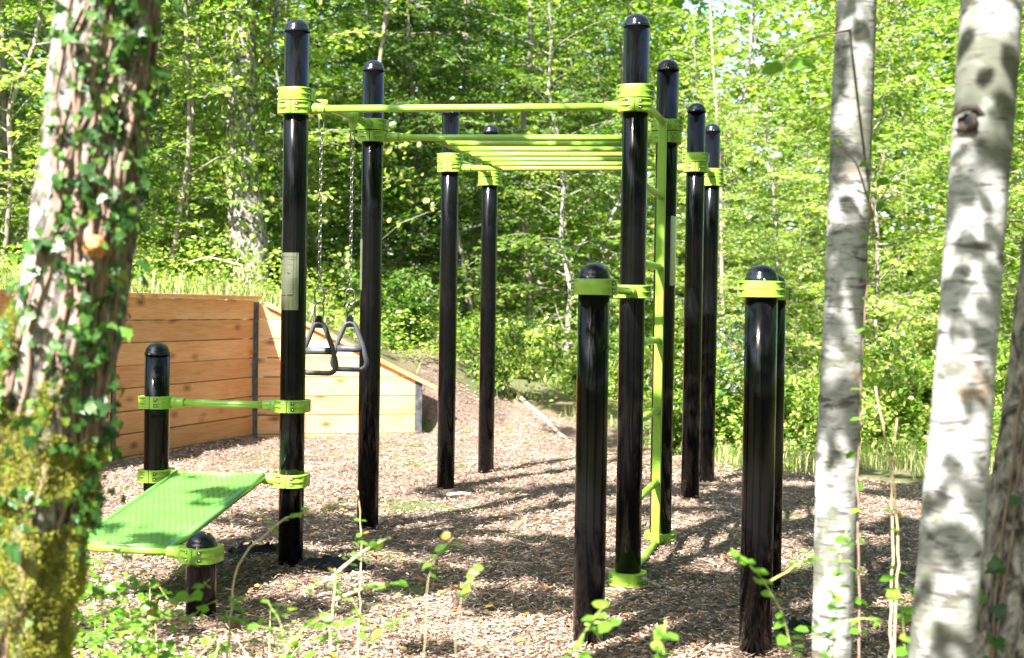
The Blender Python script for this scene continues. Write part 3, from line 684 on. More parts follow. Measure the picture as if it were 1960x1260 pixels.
channel(W1, TOPZ - .01, dA, w=.05); channel(W2 + np.array([.0, -.01]), TOPZ - .02, dA + dB, w=.085); channel(W3, .60, dB, w=.07); channel(W0, TOPZ - .01, dA)

# ------------------------------------------------------------------ trees
def branchy(rng, H, rt, nb, zmin, len0, leaf, sp=.055, lean=.3, elev=.45, flat=.35, dens=1.0, crook=.08, tip=.25, leaf_y=None):
    """trunk and limbs as one wood mesh, leaves in layered sprays"""
    wood = Acc(); LP, LD, LN = [], [], []
    n = 12; zz = np.linspace(0, H, n); dx = np.cumsum(rng.normal(0, crook, n)) + lean * (zz / H) * rng.normal(0, 1); dy = np.cumsum(rng.normal(0, crook, n)) + lean * (zz / H) * rng.normal(0, 1)
    dx -= dx[0]; dy -= dy[0]; T = np.stack([dx, dy, zz - .15], -1)
    rad = rt * (1 - (1 - tip) * (zz / H)); rad[0] *= 1.35
    wood.tube(T, rad, 9)
    def at(z): return np.array([np.interp(z, zz, dx), np.interp(z, zz, dy), z])
    for i in range(nb):
        h = zmin + (H - zmin) * (i + rng.random()) / nb; a = i * 2.4 + rng.normal(0, .5)
        L = len0 * (1.05 - .55 * (h - zmin) / (H - zmin)) * rng.uniform(.6, 1.15); e = elev + rng.normal(0, .2)
        p0 = at(h); d = np.array([math.cos(a), math.sin(a), 0]); side = np.array([-math.sin(a), math.cos(a), 0])
        s = np.linspace(0, 1, 6); curve = p0 + d * (s * L * math.cos(e))[:, None] + np.array([0, 0, 1]) * (L * (math.sin(e) * s - .30 * s ** 2))[:, None] + side * (rng.normal(0, .12) * L * s ** 2)[:, None]
        wood.tube(curve, np.linspace(max(.012, rt * .28 * (1.1 - h / H)), .004, 6), 5, cap=False)
        nt_ = max(5, int(L / .16))
        for j in range(nt_):
            u = .22 + .78 * (j + rng.random() * .5) / nt_; q = np.array([np.interp(u, s, curve[:, c]) for c in range(3)])
            sd_ = 1 if j % 2 else -1; tl = (.16 + .45 * L * (1 - u) * .8) * rng.uniform(.7, 1.2)
            td = unit(d * .75 + side * sd_ * .8 + np.array([0, 0, rng.normal(.02, .22)]))
            e2 = q + td * tl; e2[2] -= .12 * tl
            wood.tube([q, (q + e2) / 2, e2], [.005, .004, .002], 3, cap=False)
            m_ = max(3, int(tl / sp * dens)); w = (np.arange(m_) + rng.random(m_)) / m_
            pts = q + (e2 - q) * w[:, None] + rng.normal(0, .022, (m_, 3))
            sgn = np.where(np.arange(m_) % 2, 1, -1)[:, None]; perp = np.cross(td, [0, 0, 1.])
            LP.append(pts); LD.append(unit(td * .6 + perp * sgn * .9 + rng.normal(0, .25, (m_, 3)) + np.array([0, 0, -.15]))); LN.append(np.array([0, 0, 1.]) + rng.normal(0, flat, (m_, 3)))
    LP, LD, LN = map(np.concatenate, (LP, LD, LN)); S = rng.uniform(.65, 1.25, len(LP)) * leaf
    val = np.clip(rng.random(len(LP)) * .75 + (fbm(LP + 5, .9) - .45) * 1.1, 0, 1)
    return wood.mesh('trunk'), leaf_mesh('crown', LP, LD, unit(LN), S, 'oval', 1.0, val)
variants = []
for sd_ in range(6):
    rg = np.random.default_rng(100 + sd_)
    variants.append(branchy(rg, rg.uniform(7.5, 10), rg.uniform(.025, .05), 74, .4, 2.3, .080, sp=.034, lean=.9, crook=.14))
def forest_tree(i, x, y, s, label, group, leafm, barkm='pale', rz=None, name='woodland_tree', cat='tree', var=None):
    t = thing(name, label, cat, (x, y, gz(x, y)), group, random.uniform(0, 6.28) if rz is None else rz)
    tr, cr = (var or variants)[i % len(var or variants)]
    t.scale = (s, s, s)
    a_ = link('trunk', tr.copy() if False else tr, None, t); c_ = link('crown', cr, None, t, kind='stuff')
    for o, mm in ((a_, M[barkm]), (c_, M[leafm])):
        if len(o.data.materials) == 0: o.data.materials.append(mm)
        o.material_slots[0].link = 'OBJECT'; o.material_slots[0].material = mm
    return t
k_ = 0
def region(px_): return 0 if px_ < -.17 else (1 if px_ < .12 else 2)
LAB = ['leafy young woodland tree behind the grassy bank at the left of the clearing', 'leafy woodland tree in the shaded forest seen between the black posts', 'bright green woodland tree in the sunlit forest edge on the right']
GRP = ['trees behind the left bank', 'trees in the forest middle', 'trees along the right forest edge']
rows = [(15.6, 10, 1.1, .46), (18.6, 11, 1.2, .46), (22.3, 12, 1.4, .47), (27, 13, 1.8, .48)]
MARK = [(-.33, 'left of the ivy-clad leaning trunk'), (-.235, 'left of the thick rough trunk'), (-.165, 'behind the wall corner'), (-.11, 'between the two front left posts'),
        (-.05, 'behind the third left post'), (.0, 'between the far left posts'), (.05, 'in the middle gap'), (.10, 'above the near short post'), (.155, 'behind the ladder and far right posts'),
        (.235, 'above the right short post'), (.285, 'behind the slimmer birch'), (.345, 'between the two birches'), (.9, 'beyond the thicker birch')]
HUE = {'leaf_sun': 'yellow-green', 'leaf': 'mid-green', 'leaf_shade': 'deep green'}  # hue words follow the lit and shaded leaf copies
def where(kind, kx, ri, rows_, lm):
    w = next(t for k, t in MARK if kx < k); return f'{HUE[lm]} {kind} {w}, {rows_[ri]}', f'{kind}s {w}, {rows_[ri]}'
for ri, (y0, cnt, jy, wd) in enumerate(rows):
    for i in range(cnt):
        kx = -wd + 2 * wd * (i + .5 + random.uniform(-.3, .3)) / cnt; y = y0 + random.uniform(-jy, jy)
        if ri == 0 and -.27 < kx < .06: y += 2.2
        rg_ = region(kx); s = random.uniform(.8, 1.1)
        if .125 < kx < .235: s *= .50 + .04 * ri
        bk = random.choice(['bark', 'bark', 'bark', 'pale'])
        lm = 'leaf_sun' if (rg_ == 2 or (ri == 0 and rg_ == 0)) else ('leaf' if rg_ == 0 or ri > 1 else 'leaf_shade')  # lit leaf copy for the sunny edges, shaded copy for the dark middle
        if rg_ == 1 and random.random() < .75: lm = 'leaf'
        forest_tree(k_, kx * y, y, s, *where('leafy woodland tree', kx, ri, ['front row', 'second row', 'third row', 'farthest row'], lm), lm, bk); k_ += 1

# tall pale stems seen through the leaves
def tall_trunk(pts, r0, r1, name, label, barkm, group=None, disp=True, seg=16, cat='tree', n=24):
    P = np.array(pts, float); t = np.linspace(0, 1, len(P)); tt = np.linspace(0, 1, n)
    Q = np.stack([np.interp(tt, t, P[:, c]) for c in range(3)], -1)
    for _ in range(2): Q[1:-1] = (Q[:-2] + Q[1:-1] * 2 + Q[2:]) / 4
    base = Q[0].copy(); th = thing(name, label, cat, tuple(base), group)
    rad = r0 + (r1 - r0) * tt; a = Acc()
    dsp = None
    if disp:
        an = np.arange(seg) * 2 * math.pi / seg
        G = np.stack(np.broadcast_arrays(np.cos(an)[None] * 3, np.sin(an)[None] * 3, (tt * np.linalg.norm(P[-1] - P[0]) * 2.2)[:, None]), -1); dsp = (fbm(G, 1.3) - .5) * .28
    a.tube(Q - base, rad, seg, disp=dsp); link('trunk', a.mesh('trunk'), M[barkm], th); return th, Q, rad
def ray_xy(px, y): return (px - 980) / 2500 * y
BG = [(24, 17.0, .06, 'slim pale bare-stemmed tree at the far left edge of the photo'), (325, 15.2, .035, 'slim grey hazel stem standing left of the thick ivy-clad trunk'),
      (345, 15.8, .03, 'thin leaning grey stem just left of the thick background trunk'),
      (684, 16.6, .04, 'pale pinkish trunk showing between the two left posts'), (1008, 19, .06, 'grey brown trunk in the dark centre of the forest'), (905, 22, .10, 'dark trunk between the two middle posts deep in the forest'),
      (1395, 17.5, .03, 'slender pale leaning stem right of the far right posts')]
for i, (px, y, r, lb) in enumerate(BG):
    x = ray_xy(px, y); ln = random.uniform(-.5, .5); cw = random.uniform(-.25, .25)
    th, Q, rad = tall_trunk([(x, y, gz(x, y) - .2), (x + ln * .2 + cw * .5, y, 1.7), (x + ln * .3 - cw * .5, y, 3.2), (x + ln * .6 + cw, y + .1, 5.2), (x + ln, y, 9)], r, r * .55, 'slim_tree', lb, 'pale', disp=False, seg=10)
    rg = np.random.default_rng(i + 50); w = Acc(); LP, LD = [], []
    for j in range(16):
        z = rg.uniform(1.4, 8); a_ = rg.random() * 6.28; q = Q[np.argmin(abs(Q[:, 2] - z))] - Q[0]; L = rg.uniform(.5, 1.6)
        e_ = q + np.array([math.cos(a_) * L, math.sin(a_) * L, L * rg.uniform(-.1, .5)]); w.tube([q, (q + e_) / 2 + [0, 0, .1], e_], [.010, .007, .003], 4)
        m_ = 26; u = rg.uniform(.35, 1.05, (m_, 1)); LP.append(q + (e_ - q) * u + rg.normal(0, .10, (m_, 3)) + [0, 0, .04]); 
    link('branches', w.mesh('branches'), M['pale'], th, kind='stuff'); LP = np.concatenate(LP); n = len(LP)
    link('crown', leaf_mesh('crown', LP, unit(rg.normal(0, 1, (n, 3))), unit(np.array([0, 0, 1]) + rg.normal(0, .5, (n, 3))), rg.uniform(.05, .09, n), 'oval'), M['leaf_sun'], th, kind='stuff')
# thick ivy-covered trunk behind the bank
x = ray_xy(472, 15.6); y = 15.6
oak, Q, rad = tall_trunk([(x + .06, y, gz(x, y) - .3), (x + .02, y, 2.0), (x - .08, y, 3.2), (x - .2, y + .2, 6), (x - .3, y + .2, 10)], .25, .15, 'broadleaf_tree', 'thick rough-barked tree with ivy, standing behind the corner of the timber wall', 'bark', seg=22, n=40)
rg = np.random.default_rng(5); n = 4200; u = rg.beta(1.6, 1.1, n) * .9 + .08; qi = (u * (len(Q) - 1)).astype(int); a_ = rg.random(n) * 6.28; rr = rad[qi] + rg.gamma(1.5, .05, n)
LP = Q[qi] - Q[0] + np.stack([np.cos(a_) * rr, np.sin(a_) * rr, rg.uniform(-.15, .15, n)], -1); kk = (LP[:, 2] > 1.6) | (rg.random(n) < .15)
LP = LP[kk]; a_ = a_[kk]; n = len(LP); out = np.stack([np.cos(a_), np.sin(a_), 0 * a_ + .2], -1)
link('ivy_leaves', leaf_mesh('ivy_leaves', LP, unit(np.array([0, 0, -1.]) + rg.normal(0, .5, (n, 3))), unit(out + rg.normal(0, .3, (n, 3))), rg.uniform(.05, .09, n), 'oval'), M['leaf'], oak, kind='stuff')

# ------------------------------------------------------------------ shrubs
def shrub_mesh(rg, R0, H, n, leaf, stems=9):
    w = Acc(); LP, LD, LN = [], [], []
    for i in range(stems):
        a_ = i * 2.4 + rg.normal(0, .3); L = R0 * rg.uniform(.5, 1); h = H * rg.uniform(.6, 1)
        s = np.linspace(0, 1, 6); c = np.stack([math.cos(a_) * L * s ** 1.3, math.sin(a_) * L * s ** 1.3, h * (s - .15 * s ** 3) - .05], -1); w.tube(c, np.linspace(.010, .003, 6), 4, cap=False)
        for j in range(9):
            u = rg.uniform(.15, 1); q = np.array([np.interp(u, s, c[:, k]) for k in range(3)]); e_ = q + rg.normal(0, .16, 3) + [0, 0, .07]; w.tube([q, e_], [.004, .002], 3, cap=False)
            m_ = n // (stems * 9); LP.append(q + (e_ - q) * rg.random((m_, 1)) + rg.normal(0, .045, (m_, 3))); LD.append(unit(e_ - q) * .5 + rg.normal(0, .6, (m_, 3)))
    LP = np.concatenate(LP); LD = np.concatenate(LD); k = LP[:, 2] > .02; LP, LD = LP[k], LD[k]; n = len(LP)
    return w.mesh('stems'), leaf_mesh('foliage', LP, unit(LD), unit(np.array([0, 0, 1.]) + rg.normal(0, .45, (n, 3))), rg.uniform(.7, 1.2, n) * leaf, 'oval', .95)
svar = [shrub_mesh(np.random.default_rng(200 + i), .65, 1.05, 2300, .058) for i in range(4)]
SL = ['small leafy shrub on the slope above the retaining wall', 'low green shrub on the bank beyond the wood chips, seen between posts', 'bushy sunlit shrub at the right edge of the clearing']
SG = ['shrubs above the wall', 'shrubs on the central bank', 'shrubs on the right edge']
def shrub(x, y, s, rgi, lm, i):
    lb_, gp_ = where('shrub', x / y, 0 if y < 13.5 else 1 if y < 15.3 else 2, ['nearest the chips', 'middle of the bank', 'back of the bank'], lm)
    t = thing('shrub', lb_, 'shrub', (x, y, gz(x, y)), gp_, random.uniform(0, 6.28)); t.scale = (s, s, s * random.uniform(.8, 1.15))
    a_ = link('stems', svar[i % 4][0], None, t); c_ = link('foliage', svar[i % 4][1], None, t, kind='stuff')
    for o, mm in ((a_, M['pale']), (c_, M[lm])):
        if len(o.data.materials) == 0: o.data.materials.append(mm)
        o.material_slots[0].link = 'OBJECT'; o.material_slots[0].material = mm
i = 0
for (kx0, kx1, y0, y1, cnt, rgi) in ((-.44, -.20, 14.6, 17, 9, 0), (-.19, .13, 15.6, 17.8, 9, 1), (-.10, .10, 14.4, 15.2, 3, 1), (.12, .45, 12.2, 14.8, 15, 2), (.12, .44, 15, 17, 9, 2)):
    for j in range(cnt):
        kx = kx0 + (kx1 - kx0) * (j + .5 + random.uniform(-.35, .35)) / cnt; y = random.uniform(y0, y1)
        shrub(kx * y, y, random.uniform(.5, 1.15), rgi, random.choice(['leaf', 'leaf_sun', 'leaf_sun'] if rgi != 1 else ['leaf', 'leaf', 'leaf_sun', 'leaf_shade']), i); i += 1
# flowering shrub
fx, fy = ray_xy(1395, 13.4), 13.4
fs = thing('flowering_shrub', 'bush with small white, blue and red blossoms behind the far right posts', 'shrub', (fx, fy, gz(fx, fy)))
st, fo = shrub_mesh(np.random.default_rng(300), .6, 1.3, 2000, .055); link('stems', st, M['pale'], fs); link('foliage', fo, M['leaf_sun'], fs, kind='stuff')
for nm, mm, c0, n, sp_ in (('white_blossoms', 'petal_white', (.0, -.35, .65), 420, .20), ('blue_blossoms', 'petal_blue', (-.02, -.3, 1.05), 120, .14), ('red_blossoms', 'petal_red', (.28, -.35, .85), 90, .15)):
    P = np.array(c0) + RNG.normal(0, sp_, (n, 3)); link(nm, leaf_mesh(nm, P, rndir(n, .2), rndir(n, .6), RNG.uniform(.02, .035, n), 'oval'), M[mm], fs, kind='stuff')

# far forest and the wood behind the camera, one uncountable mass each
def mass(name, n, f, size, label, mm):
    P, v = f(n); n = len(P)
    o = link(name, leaf_mesh(name, P, rndir(n, -.1), unit(np.array([0, 0, 1.]) + RNG.normal(0, .5, (n, 3))), RNG.uniform(.6, 1.3, n) * size, 'diamond', 1.0, v), M[mm], kind='stuff'); o['label'] = label
def farf(n):
    kx = RNG.uniform(-.6, .6, n); y = RNG.uniform(30, 42, n); z = RNG.random(n) ** .85 * 14; P = np.stack([kx * y, y, z], -1)
    c = fbm(P, .42, 3); lim = .375 + .16 * ((kx > .125) & (kx < .24) & (z > 5.5 + 12 * np.abs(kx - .185))) + .05 * (z > 8); k = c > lim; return P[k], np.clip((c[k] - .3) * 1.4 + RNG.random(k.sum()) * .3, 0, 1)
mass('distant_forest', 300000, farf, .23, 'distant leafy forest closing off the view behind the trees', 'leaf')
def backf(n):
    a_ = RNG.uniform(0, 2 * math.pi, n); r = RNG.uniform(13, 22, n); P = np.stack([r * np.cos(a_), r * np.sin(a_) + 2, RNG.random(n) ** .8 * 12], -1)
    c = fbm(P, .35, 3); fr = (P[:, 1] > 9) & (abs(P[:, 0]) < .62 * P[:, 1]); k = (c > .36) & ~fr & ~((P[:, 0] < -3) & (P[:, 1] < 10) & (P[:, 2] > 8)); return P[k], np.clip(c[k] + RNG.random(k.sum()) * .3, 0, 1)
mass('surrounding_forest', 150000, backf, .36, 'leafy forest surrounding the clearing', 'leaf')

# ------------------------------------------------------------------ foreground trees
def canopy(center, radii, n, freq, lim, leaf, seed):
    rg = np.random.default_rng(seed); P = unit(rg.normal(0, 1, (n, 3))) * rg.random((n, 1)) ** (1/3) * np.array(radii) + np.array(center)
    W = P - np.array([SUN.x, SUN.y, SUN.z]) * ((P[:, 2:3] - 5) / SUN.z)      # clump pattern projected along the sun so crowns cast dapples
    c = fbm(P * np.array([1, 1, .55]), freq, 4) * .30 + fbm(W * np.array([.8, 1.3, 1]) + 11, freq * 2.0, 4) * .70; 
    thr = np.full(len(P), lim)  # leaves thinned on purpose so sun reaches trunks, bars and bench
    for (yy, x0, x1, z0, z1, dl) in ((3.0, -1.5, -.65, .1, 2.5, .09), (3.6, .8, 1.15, .3, 2.4, .04), (6.9, -1.9, 1.4, 1.6, 2.9, .09), (8.5, -1.9, 1.6, 1.9, 2.9, .09), (6.0, -2.1, -1.0, .2, 1.3, .04)):
        t = (yy - P[:, 1]) / SUN.y; hx, hz = P[:, 0] + SUN.x * t, P[:, 2] + SUN.z * t; thr = np.maximum(thr, np.where((hx > x0) & (hx < x1) & (hz > z0) & (hz < z1), lim + dl, 0))
    P = P[c > thr]; n = len(P)
    return P, leaf_mesh('crown', P, rg.normal(0, 1, (n, 3)) * [1, 1, .3], unit(np.array([0, 0, 1.]) + rg.normal(0, .45, (n, 3))), rg.uniform(.7, 1.3, n) * leaf, 'oval')
def foreground_tree(name, label, cat, pts, radii, barkm, seg, dispf, crown_seed, nb, zmin, Htop, len0, leafm, can):
    P = np.array(pts, float); base = P[0].copy(); th = thing(name, label, cat, tuple(base))
    n = 150; L = np.concatenate([[0], np.cumsum(np.linalg.norm(np.diff(P, axis=0), axis=1))]); t = L / L[-1]; tt = np.linspace(0, 1, n)
    Q = np.stack([np.interp(tt, t, P[:, c]) for c in range(3)], -1); rad = np.interp(tt, t, radii)
    for _ in range(20): Q[1:-1] = (Q[:-2] + Q[1:-1] * 2 + Q[2:]) / 4
    an = np.arange(seg) * 2 * math.pi / seg; Z = (tt * L[-1])[:, None] + 0 * an[None]
    dsp = dispf(np.cos(an)[None] + 0 * Z, np.sin(an)[None] + 0 * Z, Z)
    a = Acc(); a.tube(Q - base, rad, seg, disp=dsp); link('trunk', a.mesh('trunk'), M[barkm], th)
    rg = np.random.default_rng(crown_seed); w, c = branchy(rg, Htop - zmin, .05, nb, .1, len0, .08, lean=.3, dens=.05)
    top = Q[np.argmin(abs(Q[:, 2] - zmin))] - base
    o = link('limbs', w, M['pale'], th, tuple(top)); P, c = canopy(*can, crown_seed); c.transform(Matrix.Translation(-Vector(base))); o2 = link('crown', c, M[leafm], th, kind='stuff')
    return th, Q, rad, dsp
# ivy tree (left), image centre line measured at a distance of about 3 m
def ip(px, py, y): return ((px - 980 + (py - 630) * .0151) / 2500 * y, y, 1.36 - ((py - 630) / 2500 + .0165) * y + (px - 980) / 2500 * y * .0151)
Yt = 3.0
pts = [(-1.36, Yt + .05, -.15), (-1.26, Yt, .20)] + [ip(20, 1260, Yt), ip(40, 1050, Yt), ip(88, 800, Yt), ip(150, 540, Yt), ip(183, 300, Yt), ip(208, 0, Yt), (-.86, Yt, 2.9), (-.8, Yt, 6)]
ivyt, IQ, Irad, Idsp = foreground_tree('ivy_covered_tree', 'leaning rough tree trunk with ivy, mossy at the foot, in the left foreground', 'tree', pts,
    [.19, .16, .138, .135, .130, .118, .112, .110, .105, .07], 'bark', 72,
    lambda cx_, sx_, Z: (fbm(np.stack([cx_ * 1.6, sx_ * 1.6, Z * 1.3], -1), 1.5) - .5) * .45 + (np.abs(fbm(np.stack([cx_ * 5, sx_ * 5, Z * 3.2 ], -1), 1.6, 3) - .5)) * -.35 + (fbm(np.stack([cx_ * 9, sx_ * 9, Z * 14], -1), 1.6, 2) - .5) * .10,
    11, 30, 3.6, 8.5, 2.6, 'leaf', ((-2.1, 2.3, 5.6), (3.0, 3.0, 1.5), 26000, .95, .518, .10))
def surf(Q, rad, u, ang, off=0, dsp=None):
    f = np.clip(u, 0, .9999) * (len(Q) - 1); i_ = f.astype(int); t = (f - i_)[..., None]; p = Q[i_] * (1 - t) + Q[np.minimum(i_ + 1, len(Q) - 1)] * t; r = np.interp(f, np.arange(len(Q)), rad)
    if dsp is not None:
        seg = dsp.shape[1]; g = ((ang - math.pi / 2) / (2 * math.pi) * seg) % seg; j = g.astype(int) % seg; w = g - np.floor(g)
        r = r * (1 + dsp[i_, j] * (1 - w) + dsp[i_, (j + 1) % seg] * w)
    return p + np.stack([np.cos(ang) * (r + off), np.sin(ang) * (r + off), 0 * ang], -1), np.stack([np.cos(ang), np.sin(ang), 0 * ang], -1)
base = IQ[0]
# moss, dense on the lower part facing the camera and the left
rg = np.random.default_rng(21); n = 170000; u = rg.random(n) * .34 ; ang_ = rg.uniform(-math.pi, 0.2, n); P, O = surf(IQ, Irad, u, ang_, .0, Idsp)
side = np.cos(ang_)      # -1 at the left
lim = 1.16 - side * .20; keep = (P[:, 2] < lim + (fbm(P, 6) - .5) * .5) & (fbm(P + 3, 9) > .30 + .10 * (P[:, 2] > .75)) ; P, O = P[keep], O[keep]; n = len(P)
hum = (fbm(P, 14) - .35) * .05
P = P + O * (rg.random((n, 1)) ** 1.2 * .016 + hum[:, None])
val = np.clip(rg.random(n) * .5 + (fbm(P, 10) - .3) * 1.0, 0, 1)
link('moss', leaf_mesh('moss', P - base, unit(O + rg.normal(0, .6, (n, 3))), rg.normal(0, 1, (n, 3)), rg.uniform(.004, .0095, n), 'diamond', .45, val), M['moss'], ivyt, kind='stuff')
# cut branch scar
kx = link('knot', None, None, ivyt); p = np.array(ip(180, 472, Yt - .118)); a = Acc()
a.tube([(0, .03, 0), (0, .002, 0), (0, -.003, 0), (0, .004, 0)], [.026, .023, .019, .012], 20, disp=(RNG.random((4, 20)) - .5) * .3); kx = link('knot', a.mesh('knot'), M['heart'], ivyt, tuple(p - base))
bpy.data.objects.remove([o for o in ivyt.children if o.type == 'EMPTY'][0]) if any(o.type == 'EMPTY' for o in ivyt.children) else None
# ivy climber: stems and single leaves
ivy = thing('ivy', 'green ivy climbing the leaning trunk in the left foreground', 'climbing plant', tuple(base))
rg = np.random.default_rng(33); a = Acc(); tips = []
for k in range(17):
    ph = rg.uniform(-1.95, -.05); u0, u1 = (rg.uniform(.05, .16), rg.uniform(.35, .62)); m_ = 40; uu = np.linspace(u0, u1, m_)
    an_ = ph + np.cumsum(rg.normal(0, .075, m_)) + .35 * np.sin(uu * rg.uniform(14, 30) + rg.random() * 6)
    P, O = surf(IQ, Irad, uu, an_, .003, Idsp); r_ = rg.uniform(.003, .011); a.tube(P - base, np.linspace(r_, r_ * .5, m_), 6); tips.append((P, O))
link('vine_stems', a.mesh('vine_stems'), M['vine'], ivy)
lv = []
for k in range(4):
    V, F, kk = leaf_arrays(np.zeros((1, 3)), np.array([[0, 0, -1.]]), np.array([[0, -1., 0]]), 1.0, 'ivy', 1.05 - .1 * k)
    V = V + np.array([0, 1, 0]) * (V[:, :1] ** 2) * (.25 + .15 * k); lv.append(mesh_np('leaf', V, F, np.full(12, [.15, .4, .65, .97][k]), True)); lv[-1].materials.append(M['ivy'])
cnt = 0; Pall, Oall = [], []
while cnt < 290:
    P, O = tips[rg.integers(len(tips))]; i_ = rg.integers(1, len(P)); p = P[i_] + O[i_] * rg.uniform(.008, .035) + rg.normal(0, .018, 3); o_ = O[i_]
    if p[2] < .80 and rg.random() < .80: continue
    if p[0] < -1.15 and rg.random() < .3: continue
    kk = rg.choice(4, p=[.35, .37, .22, .06]); s = rg.uniform(.018, .046)
    ob = link('leaf', lv[kk], None, ivy, tuple(p - base)); ob.scale = (s, s, s)
    yaw = math.atan2(o_[0], -o_[1]); ob.rotation_euler = (rg.normal(-.25, .35), rg.normal(0, .6), yaw * .9 + rg.normal(0, .55)); cnt += 1
n = 1300; ti = rg.integers(len(tips), size=n); P = np.stack([tips[t_][0][rg.integers(1, 40)] for t_ in ti]); P = P[(P[:, 2] > .85) | (rg.random(n) < .10)]; n = len(P); 
O = unit(np.stack([P[:, 0] - np.interp(P[:, 2], IQ[:, 2], IQ[:, 0]), P[:, 1] - Yt, 0 * P[:, 0]], -1)); P = P + O * rg.uniform(.003, .03, (n, 1)) + rg.normal(0, .022, (n, 3))
link('small_ivy_leaves', leaf_mesh('small_ivy_leaves', P - base, unit(np.array([0, 0, -1.]) + rg.normal(0, .6, (n, 3))), unit(O + rg.normal(0, .4, (n, 3))), rg.uniform(.014, .03, n), 'ivy'), M['ivy'], ivy, kind='stuff')

P, cm = canopy((-1.6, 8.3, 7.4), (2.1, 3.2, 1.0), 16000, .95, .53, .11, 77)
link('overhead_foliage', cm, M['leaf'], kind='stuff')['label'] = 'leafy branches reaching over the clearing and shading the chips'
for ctr_, rad_, n_, sd_ in (((-.10, 1.35, 3.15), (.95, .9, .45), 2600, 78), ((-.25, 2.3, 3.6), (.9, .8, .5), 1800, 79)):
    P, cm = canopy(ctr_, rad_, n_, 2.6, .49, .055, sd_)  # leaf clumps added out of view to throw dapples on the birches
    link('shade_twigs', cm, M['leaf'], kind='stuff')['label'] = 'unseen low leafy twigs added to dapple the foreground birches'
def birch(label, pts, radii, seed, htop, can, nb=24):
    return foreground_tree('birch_tree', label, 'tree', pts, radii, 'birch', 48,
        lambda cx_, sx_, Z: (fbm(np.stack([cx_ * 1.1, sx_ * 1.1, Z * 1.6], -1), 1.2) - .5) * .16 + (fbm(np.stack([cx_ * 2, sx_ * 2, Z * 16], -1), 1.5, 2) - .5) * .045, seed, nb, 3.4, htop, 2.1, 'leaf', can)
Yb = 3.7
p0 = ip(1596, 1260, Yb); b1, BQ1, Br1, _ = birch('slimmer pale birch trunk, left of the two birches in the right foreground', [(p0[0] - .02, Yb, -.15), p0, ip(1603, 900, Yb), ip(1620, 500, Yb), ip(1637, 0, Yb), (ip(1650, -500, Yb)[0], Yb, 3.4), (ip(1650, -500, Yb)[0], Yb, 6)],
    [.072, .058, .058, .058, .055, .05, .04], 12, 8.0, ((.2, 4.2, 5.6), (2.6, 2.6, 1.5), 20000, .95, .520, .10))
Yc = 2.9
p0 = ip(1806, 1260, Yc); b2, BQ2, Br2, _ = birch('thicker mottled birch trunk with a branch scar, right foreground', [(p0[0] - .05, Yc, -.15), p0, ip(1835, 900, Yc), ip(1865, 450, Yc), ip(1897, 0, Yc), (ip(1925, -500, Yc)[0], Yc, 3.2), (ip(1930, -500, Yc)[0], Yc, 6)],
    [.082, .070, .066, .064, .064, .06, .045], 13, 8.5, ((1.6, 1.2, 5.8), (3.0, 2.2, 1.6), 20000, .95, .520, .10))
# branch scar on the thicker birch, dark colour also holds its shadow patch
p = np.array(ip(1853, 238, Yc - .055)); a = Acc(); a.tube([(.01, .03, 0), (0, .0, .003), (-.004, -.007, .007), (-.004, -.001, .004)], [.024, .021, .016, .006], 16, disp=(RNG.random((4, 16)) - .5) * .5)
a.tube([(-.035, .002, .016), (-.015, -.006, .032), (.01, -.008, .034), (.03, .0, .018), (.036, .008, -.01)], [.003, .007, .008, .006, .003], 8)
link('branch_scar', a.mesh('branch_scar'), M['scar'], b2, tuple(p - BQ2[0]))
# third trunk at the right edge
p0 = ip(1945, 1260, 3.3); Yd = 3.3
t3, TQ, Tr, Tdsp = foreground_tree('ivy_clad_tree', 'dark leaning trunk with ivy cut off by the right edge of the photo', 'tree', [(p0[0] - .12, Yd, -.15), p0, ip(1965, 1000, Yd), ip(2000, 720, Yd), ip(2060, 300, Yd), (1.55, Yd, 3.4), (1.6, Yd, 6)],
    [.13, .105, .100, .095, .09, .08, .06], 'bark', 48, lambda c, s, Z: (fbm(np.stack([c * 2, s * 2, Z * 1.5], -1), 1.5) - .5) * .35, 14, 24, 3.4, 8, 2.2, 'leaf_shade', ((3.6, 4.2, 5.6), (2.4, 2.6, 1.5), 14000, .95, .512, .10))
ivy2 = thing('ivy', 'ivy on the dark trunk at the right edge of the photo', 'climbing plant', tuple(TQ[0]))
rg = np.random.default_rng(44)
a = Acc(); tips2 = []
for k in range(7):
    m_ = 30; uu = np.linspace(.05, .45, m_); an_ = rg.uniform(-2.9, -.6) + np.cumsum(rg.normal(0, .07, m_)); P, O = surf(TQ, Tr, uu, an_, .004, Tdsp); a.tube(P - TQ[0], .004, 5); tips2.append((P, O))
link('vine_stems', a.mesh('vine_stems'), M['vine'], ivy2)
for k in range(90):
    P, O = tips2[rg.integers(7)]; i_ = rg.integers(len(P)); p = P[i_] + O[i_] * rg.uniform(.008, .035) + rg.normal(0, .015, 3); kk = rg.choice(4, p=[.4, .4, .17, .03]); s = rg.uniform(.025, .05)
    ob = link('leaf', lv[kk], None, ivy2, tuple(p - TQ[0])); ob.scale = (s,) * 3; ob.rotation_euler = (rg.normal(-.25, .35), rg.normal(0, .6), math.atan2(O[i_][0], -O[i_][1]) * .8 + rg.normal(0, .4))

